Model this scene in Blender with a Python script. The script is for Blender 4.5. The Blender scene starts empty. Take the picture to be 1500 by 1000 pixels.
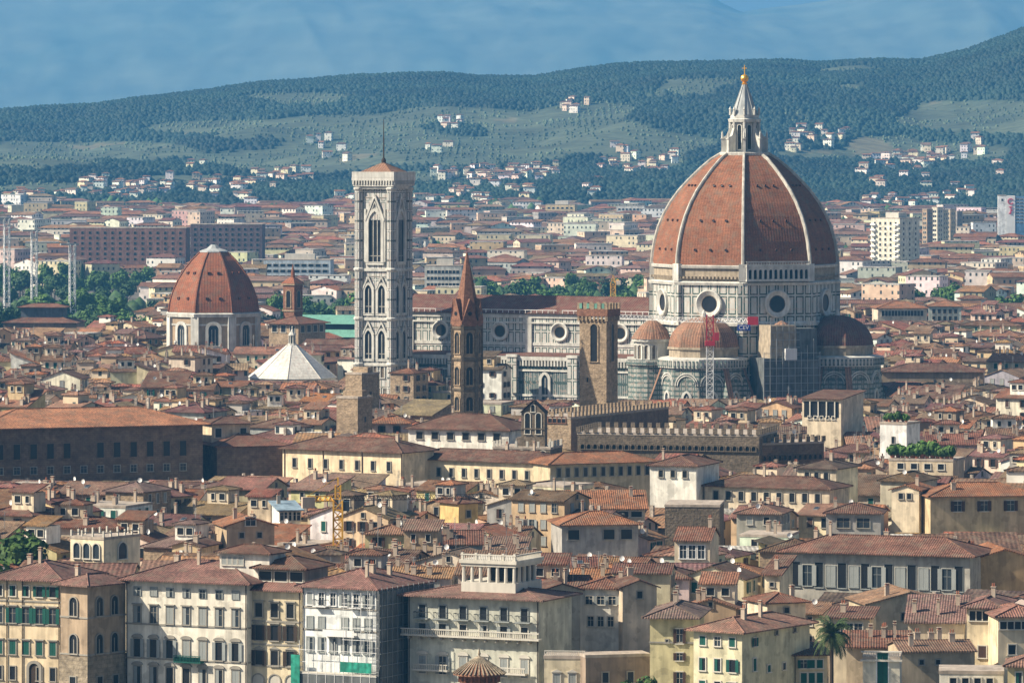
import bpy, math, random, bisect
import numpy as np
from mathutils import Vector, Matrix
R = math.radians
sc = bpy.context.scene
# ---------------------------------------------------------------- camera, sky, sun, exposure
F, EYE, HY = 7700.0, 95.0, 200.0          # focal length and horizon row for a 1500 px wide frame; eye height (m)
cam_d = bpy.data.cameras.new('camera'); cam = bpy.data.objects.new('camera', cam_d)
sc.collection.objects.link(cam); sc.camera = cam
cam.location = (0, 0, EYE); cam.rotation_euler = (R(90), 0, 0)
cam_d.sensor_width = 36; cam_d.lens = 36 * F / 1500; cam_d.shift_y = -(500 - HY) / 1500
cam_d.clip_start = 5; cam_d.clip_end = 60000
SUN_AZ, SUN_EL = R(-79), R(39)            # azimuth measured from the direction behind the camera, towards the right
S = Vector((math.sin(SUN_AZ) * math.cos(SUN_EL), -math.cos(SUN_AZ) * math.cos(SUN_EL), math.sin(SUN_EL)))
sun_d = bpy.data.lights.new('sun', 'SUN'); sun = bpy.data.objects.new('sun', sun_d); sc.collection.objects.link(sun)
sun_d.energy = 5.0; sun_d.angle = R(0.5); sun_d.color = (1.0, 0.88, 0.70)
sun.rotation_euler = S.to_track_quat('Z', 'Y').to_euler(); sun.location = (-500, 0, 600)
world = bpy.data.worlds.new('World'); sc.world = world; world.use_nodes = True
nt = world.node_tree; nt.nodes.clear()
sky = nt.nodes.new('ShaderNodeTexSky'); sky.sky_type = 'NISHITA'; sky.sun_disc = False
sky.sun_elevation = SUN_EL; sky.sun_rotation = math.atan2(S.x, S.y)
sky.dust_density = 2.0
bg = nt.nodes.new('ShaderNodeBackground'); bg.inputs[1].default_value = 0.056
wo = nt.nodes.new('ShaderNodeOutputWorld')
nt.links.new(sky.outputs[0], bg.inputs[0]); nt.links.new(bg.outputs[0], wo.inputs[0])
sc.view_settings.view_transform = 'Standard'; sc.view_settings.look = 'None'
sc.view_settings.exposure = 0.84; sc.view_settings.gamma = 1.0
sc.cycles.volume_bounces = 1; sc.cycles.max_bounces = 5; sc.cycles.diffuse_bounces = 3
HAZE_DENSITY = 5.3e-5; HAZE_COLOR = (0.125, 0.48, 0.96)
col = sc.collection
rnd = random.Random(7)

# ---------------------------------------------------------------- mesh helper
class MB:
    """Collects faces with a material slot and an optional colour, links them as one mesh object."""
    def __init__(s):
        s.v = []; s.f = []; s.m = []; s.c = []; s.o = (0, 0, 0, 1, 0); s.col = None
    def at(s, x=0, y=0, z=0, a=0):
        s.o = (x, y, z, math.cos(a), math.sin(a)); return s
    def face(s, pts, m=0):
        x0, y0, z0, c, n = s.o; b = len(s.v)
        for p in pts:
            s.v.append((x0 + p[0] * c - p[1] * n, y0 + p[0] * n + p[1] * c, z0 + p[2]))
        s.f.append(tuple(range(b, b + len(pts)))); s.m.append(m)
        if s.col is not None: s.c.append(s.col)
    def box(s, x0, x1, y0, y1, z0, z1, m=0, bottom=True, top=True):
        if bottom: s.face([(x0,y0,z0),(x0,y1,z0),(x1,y1,z0),(x1,y0,z0)], m)
        if top: s.face([(x0,y0,z1),(x1,y0,z1),(x1,y1,z1),(x0,y1,z1)], m)
        s.face([(x0,y0,z0),(x1,y0,z0),(x1,y0,z1),(x0,y0,z1)], m)
        s.face([(x1,y0,z0),(x1,y1,z0),(x1,y1,z1),(x1,y0,z1)], m)
        s.face([(x1,y1,z0),(x0,y1,z0),(x0,y1,z1),(x1,y1,z1)], m)
        s.face([(x0,y1,z0),(x0,y0,z0),(x0,y0,z1),(x0,y1,z1)], m)
    def prism(s, poly, z0, z1, m=0, top=True, bottom=False, mt=None):
        n = len(poly)
        for i in range(n):
            a, b = poly[i], poly[(i+1) % n]
            s.face([(a[0],a[1],z0),(b[0],b[1],z0),(b[0],b[1],z1),(a[0],a[1],z1)], m)
        if top: s.face([(p[0],p[1],z1) for p in poly], m if mt is None else mt)
        if bottom: s.face([(p[0],p[1],z0) for p in reversed(poly)], m)
    def loft(s, rings, m=0, cap=True):
        for A, B in zip(rings, rings[1:]):
            n = len(A)
            for i in range(n):
                j = (i+1) % n
                s.face([A[i], A[j], B[j], B[i]], m)
        if cap: s.face(rings[-1], m)
    def lathe(s, prof, n=16, m=0, cx=0, cy=0, ph=0, cap=True):
        s.loft([[(cx + r*math.cos(ph+2*math.pi*i/n), cy + r*math.sin(ph+2*math.pi*i/n), z) for i in range(n)] for r, z in prof], m, cap)
    def bar(s, a, b, t, m=0):
        a = Vector(a); b = Vector(b); d = (b-a)
        if d.length < 1e-6: return
        d.normalize(); u = d.cross(Vector((0,0,1)))
        if u.length < .1: u = d.cross(Vector((1,0,0)))
        u.normalize(); w = d.cross(u); h = t/2
        A = [a+u*h+w*h, a-u*h+w*h, a-u*h-w*h, a+u*h-w*h]; B = [p+(b-a) for p in A]
        for i in range(4): s.face([A[i],A[(i+1)%4],B[(i+1)%4],B[i]], m)
        s.face(B, m); s.face(A[::-1], m)
    def mesh(s, name, mats, smooth=False):
        me = bpy.data.meshes.new(name); me.from_pydata(s.v, [], s.f)
        for m in mats: me.materials.append(m)
        nf = len(s.f)
        if nf:
            me.polygons.foreach_set('material_index', np.array(s.m, dtype=np.int32))
            V = np.array(s.v, dtype=np.float64); ln = np.array([len(f) for f in s.f])
            st = np.concatenate([[0], np.cumsum(ln)[:-1]]); L = np.concatenate([np.array(f) for f in s.f])
            P = V[L]; n = np.cross(P[st+1]-P[st], P[st+2]-P[st+1]); n /= (np.linalg.norm(n, axis=1, keepdims=True)+1e-12)
            u = np.stack([-n[:,1], n[:,0], np.zeros(nf)], 1); ul = np.linalg.norm(u, axis=1, keepdims=True)
            u = np.where(ul < 1e-3, np.array([[1.,0,0]]), u/(ul+1e-12)); w = np.cross(n, u)
            ur = np.repeat(u, ln, axis=0); wr = np.repeat(w, ln, axis=0)
            uv = np.stack([(P*ur).sum(1), (P*wr).sum(1)], 1)
            me.uv_layers.new(name='UVMap').data.foreach_set('uv', uv.astype(np.float32).ravel())
            if s.c:
                ca = me.color_attributes.new('Col', 'FLOAT_COLOR', 'CORNER')
                cc = np.ones((nf, 4), dtype=np.float32); cc[:, :3] = np.array(s.c, dtype=np.float32)[:, :3]
                ca.data.foreach_set('color', np.repeat(cc, ln, axis=0).ravel())
            if smooth: me.polygons.foreach_set('use_smooth', np.ones(nf, dtype=bool))
        return me
    def build(s, name, mats, parent=None, color=None, smooth=False):
        if not isinstance(mats, (list, tuple)): mats = [mats]
        return link(name, s.mesh(name, mats, smooth), parent, color)

def link(name, me, parent=None, color=None, loc=None, rz=None):
    o = bpy.data.objects.new(name, me); col.objects.link(o)
    if parent: o.parent = parent
    if color: o.color = (*color[:3], 1)
    if loc: o.location = loc
    if rz is not None: o.rotation_euler = (0, 0, rz)
    return o
def tag(o, label=None, cat=None, group=None, kind=None):
    if label: o['label'] = label
    if cat: o['category'] = cat
    if group: o['group'] = group
    if kind: o['kind'] = kind
    return o
def root(name, x, y, rz=0, z=0, label=None, cat=None, group=None):
    o = bpy.data.objects.new(name, None); col.objects.link(o); o.location = (x, y, z); o.rotation_euler = (0, 0, rz)
    return tag(o, label, cat, group)
def wx(px, Y): return (px - 750) * Y / F
def wz(py, Y): return EYE - (py - HY) * Y / F
def pix(x, y, z): return 750 + x*F/y, HY + (EYE-z)*F/y

# ---------------------------------------------------------------- materials
def newmat(name, rough=.85):
    m = bpy.data.materials.new(name); m.use_nodes = True; t = m.node_tree
    b = t.nodes['Principled BSDF']; b.inputs['Roughness'].default_value = rough
    b.inputs['Specular IOR Level'].default_value = .25
    return m, t, b
class N:
    """tiny node-graph helper"""
    def __init__(s, t): s.t = t; s.tc = None
    def n(s, typ, **kw):
        x = s.t.nodes.new('ShaderNode'+typ)
        for k, v in kw.items(): setattr(x, k, v)
        return x
    def L(s, a, b): s.t.links.new(a, b)
    def put(s, sock, v):
        if hasattr(v, 'is_output') or isinstance(v, bpy.types.NodeSocket): s.L(v, sock)
        else: sock.default_value = v
    def math(s, op, a, b=None, c=None):
        x = s.n('Math', operation=op); s.put(x.inputs[0], a)
        if b is not None: s.put(x.inputs[1], b)
        if c is not None: s.put(x.inputs[2], c)
        return x.outputs[0]
    def noise(s, scale, detail=2, coord=None, stretch=None, out=0):
        x = s.n('TexNoise'); x.inputs['Scale'].default_value = scale; x.inputs['Detail'].default_value = detail
        c = coord or s.obj()
        if stretch:
            mp = s.n('Mapping'); mp.inputs['Scale'].default_value = stretch; s.L(c, mp.inputs[0]); c = mp.outputs[0]
        s.L(c, x.inputs['Vector']); return x.outputs[out]
    def obj(s):
        if not s.tc: s.tc = s.n('TexCoord')
        return s.tc.outputs['Object']
    def uv(s):
        if not s.tc: s.tc = s.n('TexCoord')
        return s.tc.outputs['UV']
    def rng(s, v, a, b, c, d):
        x = s.n('MapRange'); s.put(x.inputs[0], v)
        for i, k in enumerate((a, b, c, d)): x.inputs[i+1].default_value = k
        return x.outputs[0]
    def mix(s, f, a, b, mode='MIX'):
        x = s.n('Mix', data_type='RGBA', blend_type=mode); s.put(x.inputs[0], f)
        for i, v in ((6, a), (7, b)):
            if isinstance(v, tuple): x.inputs[i].default_value = (*v[:3], 1)
            else: s.L(v, x.inputs[i])
        return x.outputs[2]
    def mul(s, c, v):
        """colour c scaled by value v"""
        x = s.n('VectorMath', operation='SCALE'); s.L(c, x.inputs[0]); s.put(x.inputs['Scale'], v); return x.outputs[0]
    def bump(s, b, h, dist=.05, st=.6):
        x = s.n('Bump'); x.inputs['Distance'].default_value = dist; x.inputs['Strength'].default_value = st
        s.L(h, x.inputs['Height']); s.L(x.outputs[0], b.inputs['Normal'])

def src_color(g, src, rgb):
    if src == 'obj': return g.n('ObjectInfo').outputs['Color']
    if src == 'attr':
        a = g.n('Attribute'); a.attribute_name = 'Col'; return a.outputs['Color']
    x = g.n('RGB'); x.outputs[0].default_value = (*rgb, 1); return x.outputs[0]
def m_plain(name, rgb=(.5,.5,.5), src='rgb', rough=.85, sc_=.35, amp=.18, metal=0, streak=True, patch=0):
    m, t, b = newmat(name, rough); g = N(t); c = src_color(g, src, rgb)
    v = g.rng(g.noise(sc_, 4), .25, .75, 1-amp, 1+amp)
    if streak:
        v2 = g.rng(g.noise(1.2, 3, stretch=(1, 1, .12)), .35, .7, 1-amp*.9, 1+amp*.4); v = g.math('MULTIPLY', v, v2)
    if patch:                                     # patched render and damp stains with ragged edges
        p1 = g.rng(g.noise(.45, 6), .56, .60, 1, 1-patch); p2 = g.rng(g.noise(.27, 5, stretch=(1,1,.5)), .60, .63, 1, 1+patch*.6)
        v = g.math('MULTIPLY', v, g.math('MULTIPLY', p1, p2))
    g.L(g.mul(c, v), b.inputs['Base Color']); b.inputs['Metallic'].default_value = metal
    return m
def m_roof(name, rgb=(.3,.14,.09), src='obj', pitch=.44, bump=.7, amp=.36, lo=.58):
    m, t, b = newmat(name, .9); g = N(t); c = src_color(g, src, rgb)
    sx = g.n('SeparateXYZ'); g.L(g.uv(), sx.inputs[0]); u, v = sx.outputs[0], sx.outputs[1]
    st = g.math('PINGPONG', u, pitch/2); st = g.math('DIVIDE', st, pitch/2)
    n1 = g.rng(g.noise(.22, 4), .3, .7, 1-amp, 1+amp)
    n2 = g.rng(g.noise(2.2, 3), .34, .66, 1-amp*1.1, 1+amp*1.2)
    n3 = g.rng(g.noise(1.1, 2, stretch=(.25,.25,2)), .3, .7, .88, 1.12)
    k = g.math('MULTIPLY', n1, g.math('MULTIPLY', n2, n3))
    k = g.math('MULTIPLY', k, g.rng(st, 0, 1, lo, 1.15))  # shade of the channels between tiles put into the colour, besides the bump
    cc = g.mix(g.rng(g.noise(.5, 5), .48, .68, 0, .5), g.mul(c, k), (.16, .135, .10))
    g.L(cc, b.inputs['Base Color'])
    g.bump(b, st, pitch*.35, bump)
    return m
def m_stone(name, c1, c2, scale=1.5, bw=1.1, bh=.45, src=None):
    m, t, b = newmat(name, .95); g = N(t)
    br = g.n('TexBrick'); br.inputs['Color1'].default_value = (*c1,1); br.inputs['Color2'].default_value = (*c2,1)
    br.inputs['Mortar'].default_value = (*[x*.6 for x in c1],1); br.inputs['Scale'].default_value = 1
    br.inputs['Brick Width'].default_value = bw; br.inputs['Row Height'].default_value = bh; br.inputs['Mortar Size'].default_value = .035
    g.L(g.uv(), br.inputs['Vector'])
    k = g.math('MULTIPLY', g.rng(g.noise(scale, 4), .3, .7, .7, 1.3), g.rng(g.noise(.13, 3), .3, .7, .8, 1.18))
    g.L(g.mul(br.outputs[0], k), b.inputs['Base Color']); g.bump(b, g.noise(scale*2, 4), .25, .7)
    return m
def m_panels(name, pw, ph, a, w, c1, c2, uo=0., vo=0., dirt=.22, stripe=None):
    """marble facing: pale panels c1 each framed by a line c2 of width w set a metres in from the joint"""
    m, t, b = newmat(name, .6); g = N(t)
    sx = g.n('SeparateXYZ'); g.L(g.uv(), sx.inputs[0])
    du = g.math('PINGPONG', g.math('ADD', sx.outputs[0], uo), pw/2); dv = g.math('PINGPONG', g.math('ADD', sx.outputs[1], vo), ph/2)
    d = g.math('MINIMUM', du, dv)
    k = g.math('MULTIPLY', g.math('GREATER_THAN', d, a), g.math('LESS_THAN', d, a+w))
    if stripe:
        ds = g.math('PINGPONG', g.math('ADD', sx.outputs[1], vo), stripe[0]/2)
        k = g.math('MAXIMUM', k, g.math('LESS_THAN', ds, stripe[1]/2))
    c = g.mix(k, c1, c2)
    pk = g.math('LESS_THAN', g.math('MULTIPLY', g.noise(.9, 2, coord=g.uv()), 1), .42)
    c = g.mix(g.math('MULTIPLY', pk, .35), c, (.50, .36, .30))
    v = g.math('MULTIPLY', g.rng(g.noise(.12, 5), .3, .7, 1-dirt, 1+dirt*.5), g.rng(g.noise(1.0, 3, stretch=(1,1,.15)), .35, .7, 1-dirt*.8, 1.08))
    g.L(g.mul(c, v), b.inputs['Base Color'])
    return m
def m_mass_wall(name):
    """far houses: stucco of the face's own colour with rows of dark window openings"""
    m, t, b = newmat(name, .85); g = N(t); c = src_color(g, 'attr', None)
    sx = g.n('SeparateXYZ'); g.L(g.uv(), sx.inputs[0])
    du = g.math('PINGPONG', sx.outputs[0], 1.6); dv = g.math('PINGPONG', g.math('ADD', sx.outputs[1], .6), 1.75)
    k = g.math('MULTIPLY', g.math('LESS_THAN', du, .55), g.math('LESS_THAN', dv, .85))
    wn = g.n('TexWhiteNoise', noise_dimensions='2D')
    cv = g.n('CombineXYZ'); g.L(g.math('ROUND', g.math('DIVIDE', sx.outputs[0], 3.2)), cv.inputs[0]); g.L(g.math('ROUND', g.math('DIVIDE', g.math('ADD', sx.outputs[1], .6), 3.5)), cv.inputs[1])
    g.L(cv.outputs[0], wn.inputs['Vector'])
    k = g.math('MULTIPLY', k, g.math('LESS_THAN', wn.outputs['Value'], .72))
    wc = g.mix(wn.outputs['Value'], (.03,.04,.05), (.10,.12,.10))
    v = g.rng(g.noise(.3, 4), .3, .7, .75, 1.15)
    g.L(g.mix(k, g.mul(c, v), wc), b.inputs['Base Color'])
    return m
M = {}
M['wall'] = m_plain('stucco', src='obj', amp=.25, patch=.2)
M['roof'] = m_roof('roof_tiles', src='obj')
M['mass_wall'] = m_mass_wall('far_stucco')
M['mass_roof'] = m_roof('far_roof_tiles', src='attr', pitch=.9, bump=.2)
M['trim'] = m_plain('pale_trim', (.55,.52,.45), amp=.12)
M['stone_trim'] = m_plain('grey_stone_trim', (.30,.28,.24), amp=.15)
M['white'] = m_plain('white_paint', (.72,.72,.70), amp=.08)
M['dark'] = m_plain('dark_opening', (.018,.02,.024), rough=.35, amp=.3)
M['glass'] = m_plain('window_glass', (.035,.045,.055), rough=.12, amp=.3, streak=False)
M['green'] = m_plain('green_shutter', (.012,.085,.065), amp=.2)
M['brown'] = m_plain('brown_shutter', (.07,.04,.03), amp=.2)
M['grey'] = m_plain('grey_shutter', (.28,.30,.29), amp=.15)
M['wood'] = m_plain('dark_wood', (.05,.035,.025), amp=.2)
M['iron'] = m_plain('dark_iron', (.03,.035,.04), amp=.1)
M['metal'] = m_plain('galvanised_metal', (.34,.35,.35), rough=.5, amp=.1, metal=.3)
M['brick'] = m_stone('red_brick', (.26,.13,.08), (.20,.10,.07), 1.5, .6, .25)
M['rubble'] = m_stone('tan_rubble_stone', (.36,.27,.18), (.26,.195,.13), 1.2, .9, .42)
M['darkstone'] = m_stone('dark_brown_stone', (.19,.13,.09), (.15,.105,.075), .8, 1.2, .5)
M['greystone'] = m_stone('grey_stone', (.17,.135,.10), (.135,.11,.08), 1.0, 1.1, .5)
M['rustic'] = m_stone('rusticated_stone', (.30,.25,.18), (.23,.19,.14), 1.0, 1.4, .7)
M['yellow'] = m_plain('yellow_crane_paint', (.75,.42,.06), rough=.5, amp=.1)
M['red'] = m_plain('red_crane_paint', (.42,.03,.05), rough=.5, amp=.1)
M['gold'] = m_plain('gilded_copper', (.95,.50,.07), rough=.28, amp=.08, metal=.75)
M['netgreen'] = m_plain('green_netting', (.03,.27,.19), amp=.45, sc_=1.2)
M['netgrey'] = m_plain('grey_scaffold_sheeting', (.13,.14,.14), amp=.35)
M['copper'] = m_plain('green_copper', (.14,.32,.25), amp=.2)
M['lead'] = m_plain('lead_roof', (.36,.38,.38), amp=.2)
M['bark'] = m_plain('bark', (.07,.05,.035), amp=.3)
def m_leaf(name, a, b_, obj=True):
    m, t, b = newmat(name, .7); g = N(t)
    c = g.mix(g.rng(g.noise(.35, 3), .35, .65, 0, 1), a, b_)
    oi = g.n('ObjectInfo'); k = g.rng(oi.outputs['Random'], 0, 1, .75, 1.3)
    k = g.math('MULTIPLY', k, g.rng(g.noise(.006, 4), .35, .65, .6, 1.5))
    c = g.mul(c, g.math('MULTIPLY', k, g.rng(g.noise(3.0, 2), .3, .7, .75, 1.3)))
    g.L(c, b.inputs['Base Color'])
    return m
M['leaf'] = m_leaf('broad_leaves', (.034,.085,.016), (.085,.155,.030))
M['leafdark'] = m_leaf('dark_evergreen_leaves', (.018,.05,.016), (.04,.085,.026))
M['leaffar'] = m_leaf('far_leaves', (.009,.024,.017), (.023,.043,.028)); M['leafmid'] = m_leaf('suburb_leaves', (.022,.05,.018), (.05,.09,.03))
M['palmleaf'] = m_leaf('palm_fronds', (.030,.06,.022), (.07,.10,.035))
# ---------------------------------------------------------------- windows
def outline(w, h, kind, n=8):
    """2D outline, counter-clockwise seen from outside, bottom centre at (0,0)"""
    if kind == 'rect': return [(-w/2,0),(w/2,0),(w/2,h),(-w/2,h)]
    if kind == 'circle':
        return [(w/2*math.cos(a), w/2+w/2*math.sin(a)) for a in [2*math.pi*i/20 for i in range(20)]]
    pts = [(-w/2,0),(w/2,0)]
    if kind == 'round':
        for i in range(n+1):
            a = math.pi*i/n; pts.append((w/2*math.cos(a), h-w/2+w/2*math.sin(a)))
    else:                                   # pointed
        r = w; zc = h-w*.866
        for i in range(n//2+1):
            a = R(60)*i/(n//2); pts.append((-w/2+r*math.cos(a), zc+r*math.sin(a)))
        for i in range(1, n//2+1):
            a = R(120)+R(60)*i/(n//2); pts.append((w/2+r*math.cos(a), zc+r*math.sin(a)))
    return pts
def grow(pts, f, h):
    c = h/2; xs = max(abs(p[0]) for p in pts)
    return [(p[0]*(xs+f)/xs, (p[1]-c)*(h/2+f)/(h/2)+c) for p in pts]
WM = {}
def win(kind='rect', w=1.1, h=1.9, fr=.18, fm='trim', sh=None, sm='grey', pane='glass', mull=0, ped=None, dep=.16, sill=True, bal=None, door=False):
    key = (kind,w,h,fr,fm,sh,sm,pane,mull,ped,dep,sill,bal)
    if key in WM: return WM[key]
    b = MB(); o = outline(w, h, kind)
    if fr > 0:
        g = grow(o, fr, h)
        if kind == 'rect': g = [(-w/2-fr,0),(w/2+fr,0),(w/2+fr,h+fr),(-w/2-fr,h+fr)]
        for i in range(len(o)):
            j = (i+1) % len(o)
            if kind in ('round','point','rect') and i == 0 and kind != 'circle': pass
            b.face([(o[i][0],-dep,o[i][1]),(g[i][0],-dep,g[i][1]),(g[j][0],-dep,g[j][1]),(o[j][0],-dep,o[j][1])], 0)
            b.face([(g[i][0],0,g[i][1]),(g[j][0],0,g[j][1]),(g[j][0],-dep,g[j][1]),(g[i][0],-dep,g[i][1])], 0)
            b.face([(o[i][0],-dep,o[i][1]),(o[j][0],-dep,o[j][1]),(o[j][0],0,o[j][1]),(o[i][0],0,o[i][1])], 0)
    b.face([(p[0],-.03,p[1]) for p in o], 1)
    for k in range(mull):
        x = -w/2 + w*(k+1)/(mull+1); t = min(.09, w*.05)
        b.box(x-t, x+t, -.1, -.03, 0, h-(w/2 if kind != 'rect' else .02), 0)
    if kind == 'rect' and sh != 'closed' and w > .9 and pane != 'dark':
        b.box(-.035, .035, -.07, -.03, 0, h, 0); b.box(-w/2, w/2, -.07, -.03, h*.62, h*.62+.06, 0)
    if sh == 'open':
        for s in (-1, 1):
            x0 = s*(w/2+.02); x1 = s*(w/2+w/2)
            b.box(min(x0,x1), max(x0,x1), -dep-.08, -dep-.02, 0, h, 2)
    if sh == 'closed':
        for s in (-1, 1): b.box(min(0,s*w/2)+.015, max(0,s*w/2)-.015, -.12, -.05, 0.02, h-.02, 2)
    if sh == 'half': b.box(-w/2, -.02, -.12, -.05, 0.02, h-.02, 2)
    if sill: b.box(-w/2-fr-.08, w/2+fr+.08, -dep-.12, 0, -.18, -.002, 0)
    if ped == 'flat': b.box(-w/2-fr-.15, w/2+fr+.15, -dep-.22, 0, h+fr+.1, h+fr+.3, 0)
    if ped in ('tri', 'arc'):
        z = h+fr+.08; hw = w/2+fr+.22; rise = .5
        pts = [(-hw,z),(hw,z),(0,z+rise)] if ped == 'tri' else [(-hw,z),(hw,z)]+[(hw*math.cos(a), z+.1+rise*math.sin(a)) for a in [math.pi*i/8 for i in range(9)]]
        b.face([(p[0],-dep-.15,p[1]) for p in pts], 0)
        for i in range(len(pts)):
            p, q = pts[i], pts[(i+1) % len(pts)]
            b.face([(p[0],0,p[1]),(q[0],0,q[1]),(q[0],-dep-.15,q[1]),(p[0],-dep-.15,p[1])], 0)
    if bal:
        bw = w/2+.75
        b.box(-bw, bw, -1.0, 0, -.3, -.12, 0)
        for i in range(int(bw*2/.28)+1):
            x = -bw+.04+i*.28; b.box(x, x+.05, -.98, -.93, -.12, .85, 3)
        b.box(-bw, bw, -1.0, -.92, .85, .93, 3)
        for s in (-bw, bw-.06): b.box(s, s+.06, -.92, 0, .85, .93, 3)
    me = b.mesh('window', [M[fm], M[pane], M[sm], M['iron']]); WM[key] = me
    return me

# ---------------------------------------------------------------- roofs
def roof_geo(b, w, d, z, kind, pitch, ov, m=0, mw=None, axis='x'):
    """roof solid over a w x d plan centred on the builder's origin; returns the ridge height"""
    th = .22; t = math.tan(pitch)
    if axis == 'y' and kind in ('gable', 'shed'):
        o = b.o; b.o = (o[0], o[1], o[2], -o[4], o[3]); r = roof_geo(b, d, w, z, kind, pitch, ov, m, mw, 'x'); b.o = o; return r
    X, Y = w/2+ov, d/2+ov
    if kind == 'flat':
        b.box(-w/2-.1, w/2+.1, -d/2-.1, d/2+.1, z, z+.5, m); return z+.5
    if kind == 'shed':
        zr = z+2*Y*t
        A = [(-X,-Y,z),(X,-Y,z),(X,Y,zr),(-X,Y,zr)]; B = [(p[0],p[1],p[2]+th) for p in A]
        b.face(B, m); b.face(A[::-1], m)
        for i in range(4): b.face([A[i],A[(i+1)%4],B[(i+1)%4],B[i]], m)
        return zr+th
    if kind == 'gable':
        X = w/2+.35; zr = z+Y*t
        for s in (-1, 1):
            A = [(-X,s*Y,z),(X,s*Y,z),(X,0,zr),(-X,0,zr)]; B = [(p[0],p[1],p[2]+th) for p in A]
            b.face(B if s < 0 else B[::-1], m); b.face(A[::-1] if s < 0 else A, m)
            b.face([A[0],A[1],B[1],B[0]], m); b.face([A[1],A[2],B[2],B[1]], m); b.face([A[3],A[0],B[0],B[3]], m)
        b.box(-X, X, -.14, .14, zr+th-.05, zr+th+.10, m)
        return zr+th
    a = min(X, Y); zr = z+a*t
    E0 = [(-X,-Y,z),(X,-Y,z),(X,Y,z),(-X,Y,z)]; E = [(p[0],p[1],z+.2) for p in E0]
    b.face(E0[::-1], m)
    for i in range(4): b.face([E0[i],E0[(i+1)%4],E[(i+1)%4],E[i]], m)
    if X >= Y: r0, r1 = (-(X-Y),0,zr+.2), (X-Y,0,zr+.2); fs = [[E[0],E[1],r1,r0],[E[1],E[2],r1],[E[2],E[3],r0,r1],[E[3],E[0],r0]]
    else: r0, r1 = (0,-(Y-X),zr+.2), (0,Y-X,zr+.2); fs = [[E[0],E[1],r0],[E[1],E[2],r1,r0],[E[2],E[3],r1],[E[3],E[0],r0,r1]]
    for f in fs:
        q = []
        for p in f:
            if not q or (Vector(p)-Vector(q[-1])).length > 1e-4: q.append(p)
        if len(q) > 2 and (Vector(q[0])-Vector(q[-1])).length < 1e-4: q.pop()
        b.face(q, m)
    if abs(X-Y) > .5 and m is not None: b.bar(r0, r1, .34, m)
    for e in ((0, r0), (3, r0), (1, r1), (2, r1)) if X >= Y else ((0, r0), (1, r0), (2, r1), (3, r1)):
        b.bar(E[e[0]], e[1], .28, m)
    return zr+.2
def wall_geo(b, w, d, h, kind, pitch, ov, axis='x', z0=0, m=0):
    """walls up to the roof's underside, with the gable triangles"""
    if axis == 'y' and kind in ('gable', 'shed'):
        o = b.o; b.o = (o[0], o[1], o[2], -o[4], o[3]); wall_geo(b, d, w, h, kind, pitch, ov, 'x', z0, m); b.o = o; return
    t = math.tan(pitch); x, y = w/2, d/2
    if kind == 'gable':
        ze = h+ov*t-.01; zr = h+(y+ov)*t-.01
        b.face([(-x,-y,z0),(x,-y,z0),(x,-y,ze),(-x,-y,ze)], m); b.face([(x,y,z0),(-x,y,z0),(-x,y,ze),(x,y,ze)], m)
        b.face([(x,-y,z0),(x,y,z0),(x,y,ze),(x,0,zr),(x,-y,ze)], m); b.face([(-x,y,z0),(-x,-y,z0),(-x,-y,ze),(-x,0,zr),(-x,y,ze)], m)
    elif kind == 'shed':
        za = h+ov*t-.01; zb = h+(2*y+ov)*t-.01
        b.face([(-x,-y,z0),(x,-y,z0),(x,-y,za),(-x,-y,za)], m); b.face([(x,y,z0),(-x,y,z0),(-x,y,zb),(x,y,zb)], m)
        b.face([(x,-y,z0),(x,y,z0),(x,y,zb),(x,-y,za)], m); b.face([(-x,y,z0),(-x,-y,z0),(-x,-y,za),(-x,y,zb)], m)
    else:
        b.box(-x, x, -y, y, z0, h+.01, m, bottom=False, top=False)

def chimney_mesh(k):
    b = MB(); w = [.7, .5, .9][k % 3]; h = [1.6, 2.2, 1.3][k % 3]
    b.box(-w/2, w/2, -w/2, w/2, -1.2, h, 0, bottom=False); b.box(-w/2-.1, w/2+.1, -w/2-.1, w/2+.1, h+.001, h+.12, 0)
    if k % 2: b.box(-w/2+.08, w/2-.08, -w/2+.08, w/2-.08, h+.12, h+.4, 1); b.box(-w/2-.06, w/2+.06, -w/2-.06, w/2+.06, h+.4, h+.5, 0)
    else:
        for s in (-1, 1): b.lathe([(.13, h+.12), (.11, h+.7)], 6, 1, cx=s*w*.22)
    return b.mesh('chimney', [M['trimc'], M['pot']])
M['trimc'] = m_plain('chimney_plaster', (.44,.36,.28), amp=.2); M['pot'] = m_plain('terracotta_pot', (.32,.13,.08), amp=.2)
CH = [chimney_mesh(k) for k in range(4)]
def antenna_mesh(k):
    b = MB(); h = [3.2, 4.2, 2.6][k]
    b.bar((0,0,-.8), (0,0,h), .07)
    for i in range(5+k): b.bar((-.5+.04*i, 0, h-.12-.28*i), (.5-.04*i, 0, h-.12-.28*i), .045)
    b.bar((0,-.55,h-.7), (0,.55,h-.7), .04)
    return b.mesh('antenna', [M['metal']])
AN = [antenna_mesh(k) for k in range(3)]
def dish_mesh():
    b = MB(); b.bar((0,0,-.6), (0,0,.9), .08)
    rings = []
    for r, y in ((.02,.0),(.28,-.04),(.5,-.13)): rings.append([(r*math.cos(a), y-.1, .9+r*math.sin(a)) for a in [2*math.pi*i/12 for i in range(12)]])
    b.loft(rings, 1, cap=False); b.loft([[(p[0],p[1]+.04,p[2]) for p in q] for q in rings], 1, cap=False)
    b.bar((0,-.1,.5), (0,-.6,.95), .04)
    return b.mesh('satellite_dish', [M['metal'], M['white']])
DISH = dish_mesh()
def skylight_mesh():
    b = MB(); b.box(-.5,.5,-.7,.7,0,.18,0); b.box(-.42,.42,-.6,.6,.18,.21,1); return b.mesh('skylight', [M['metal'], M['glass']])
SKYL = skylight_mesh()

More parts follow.
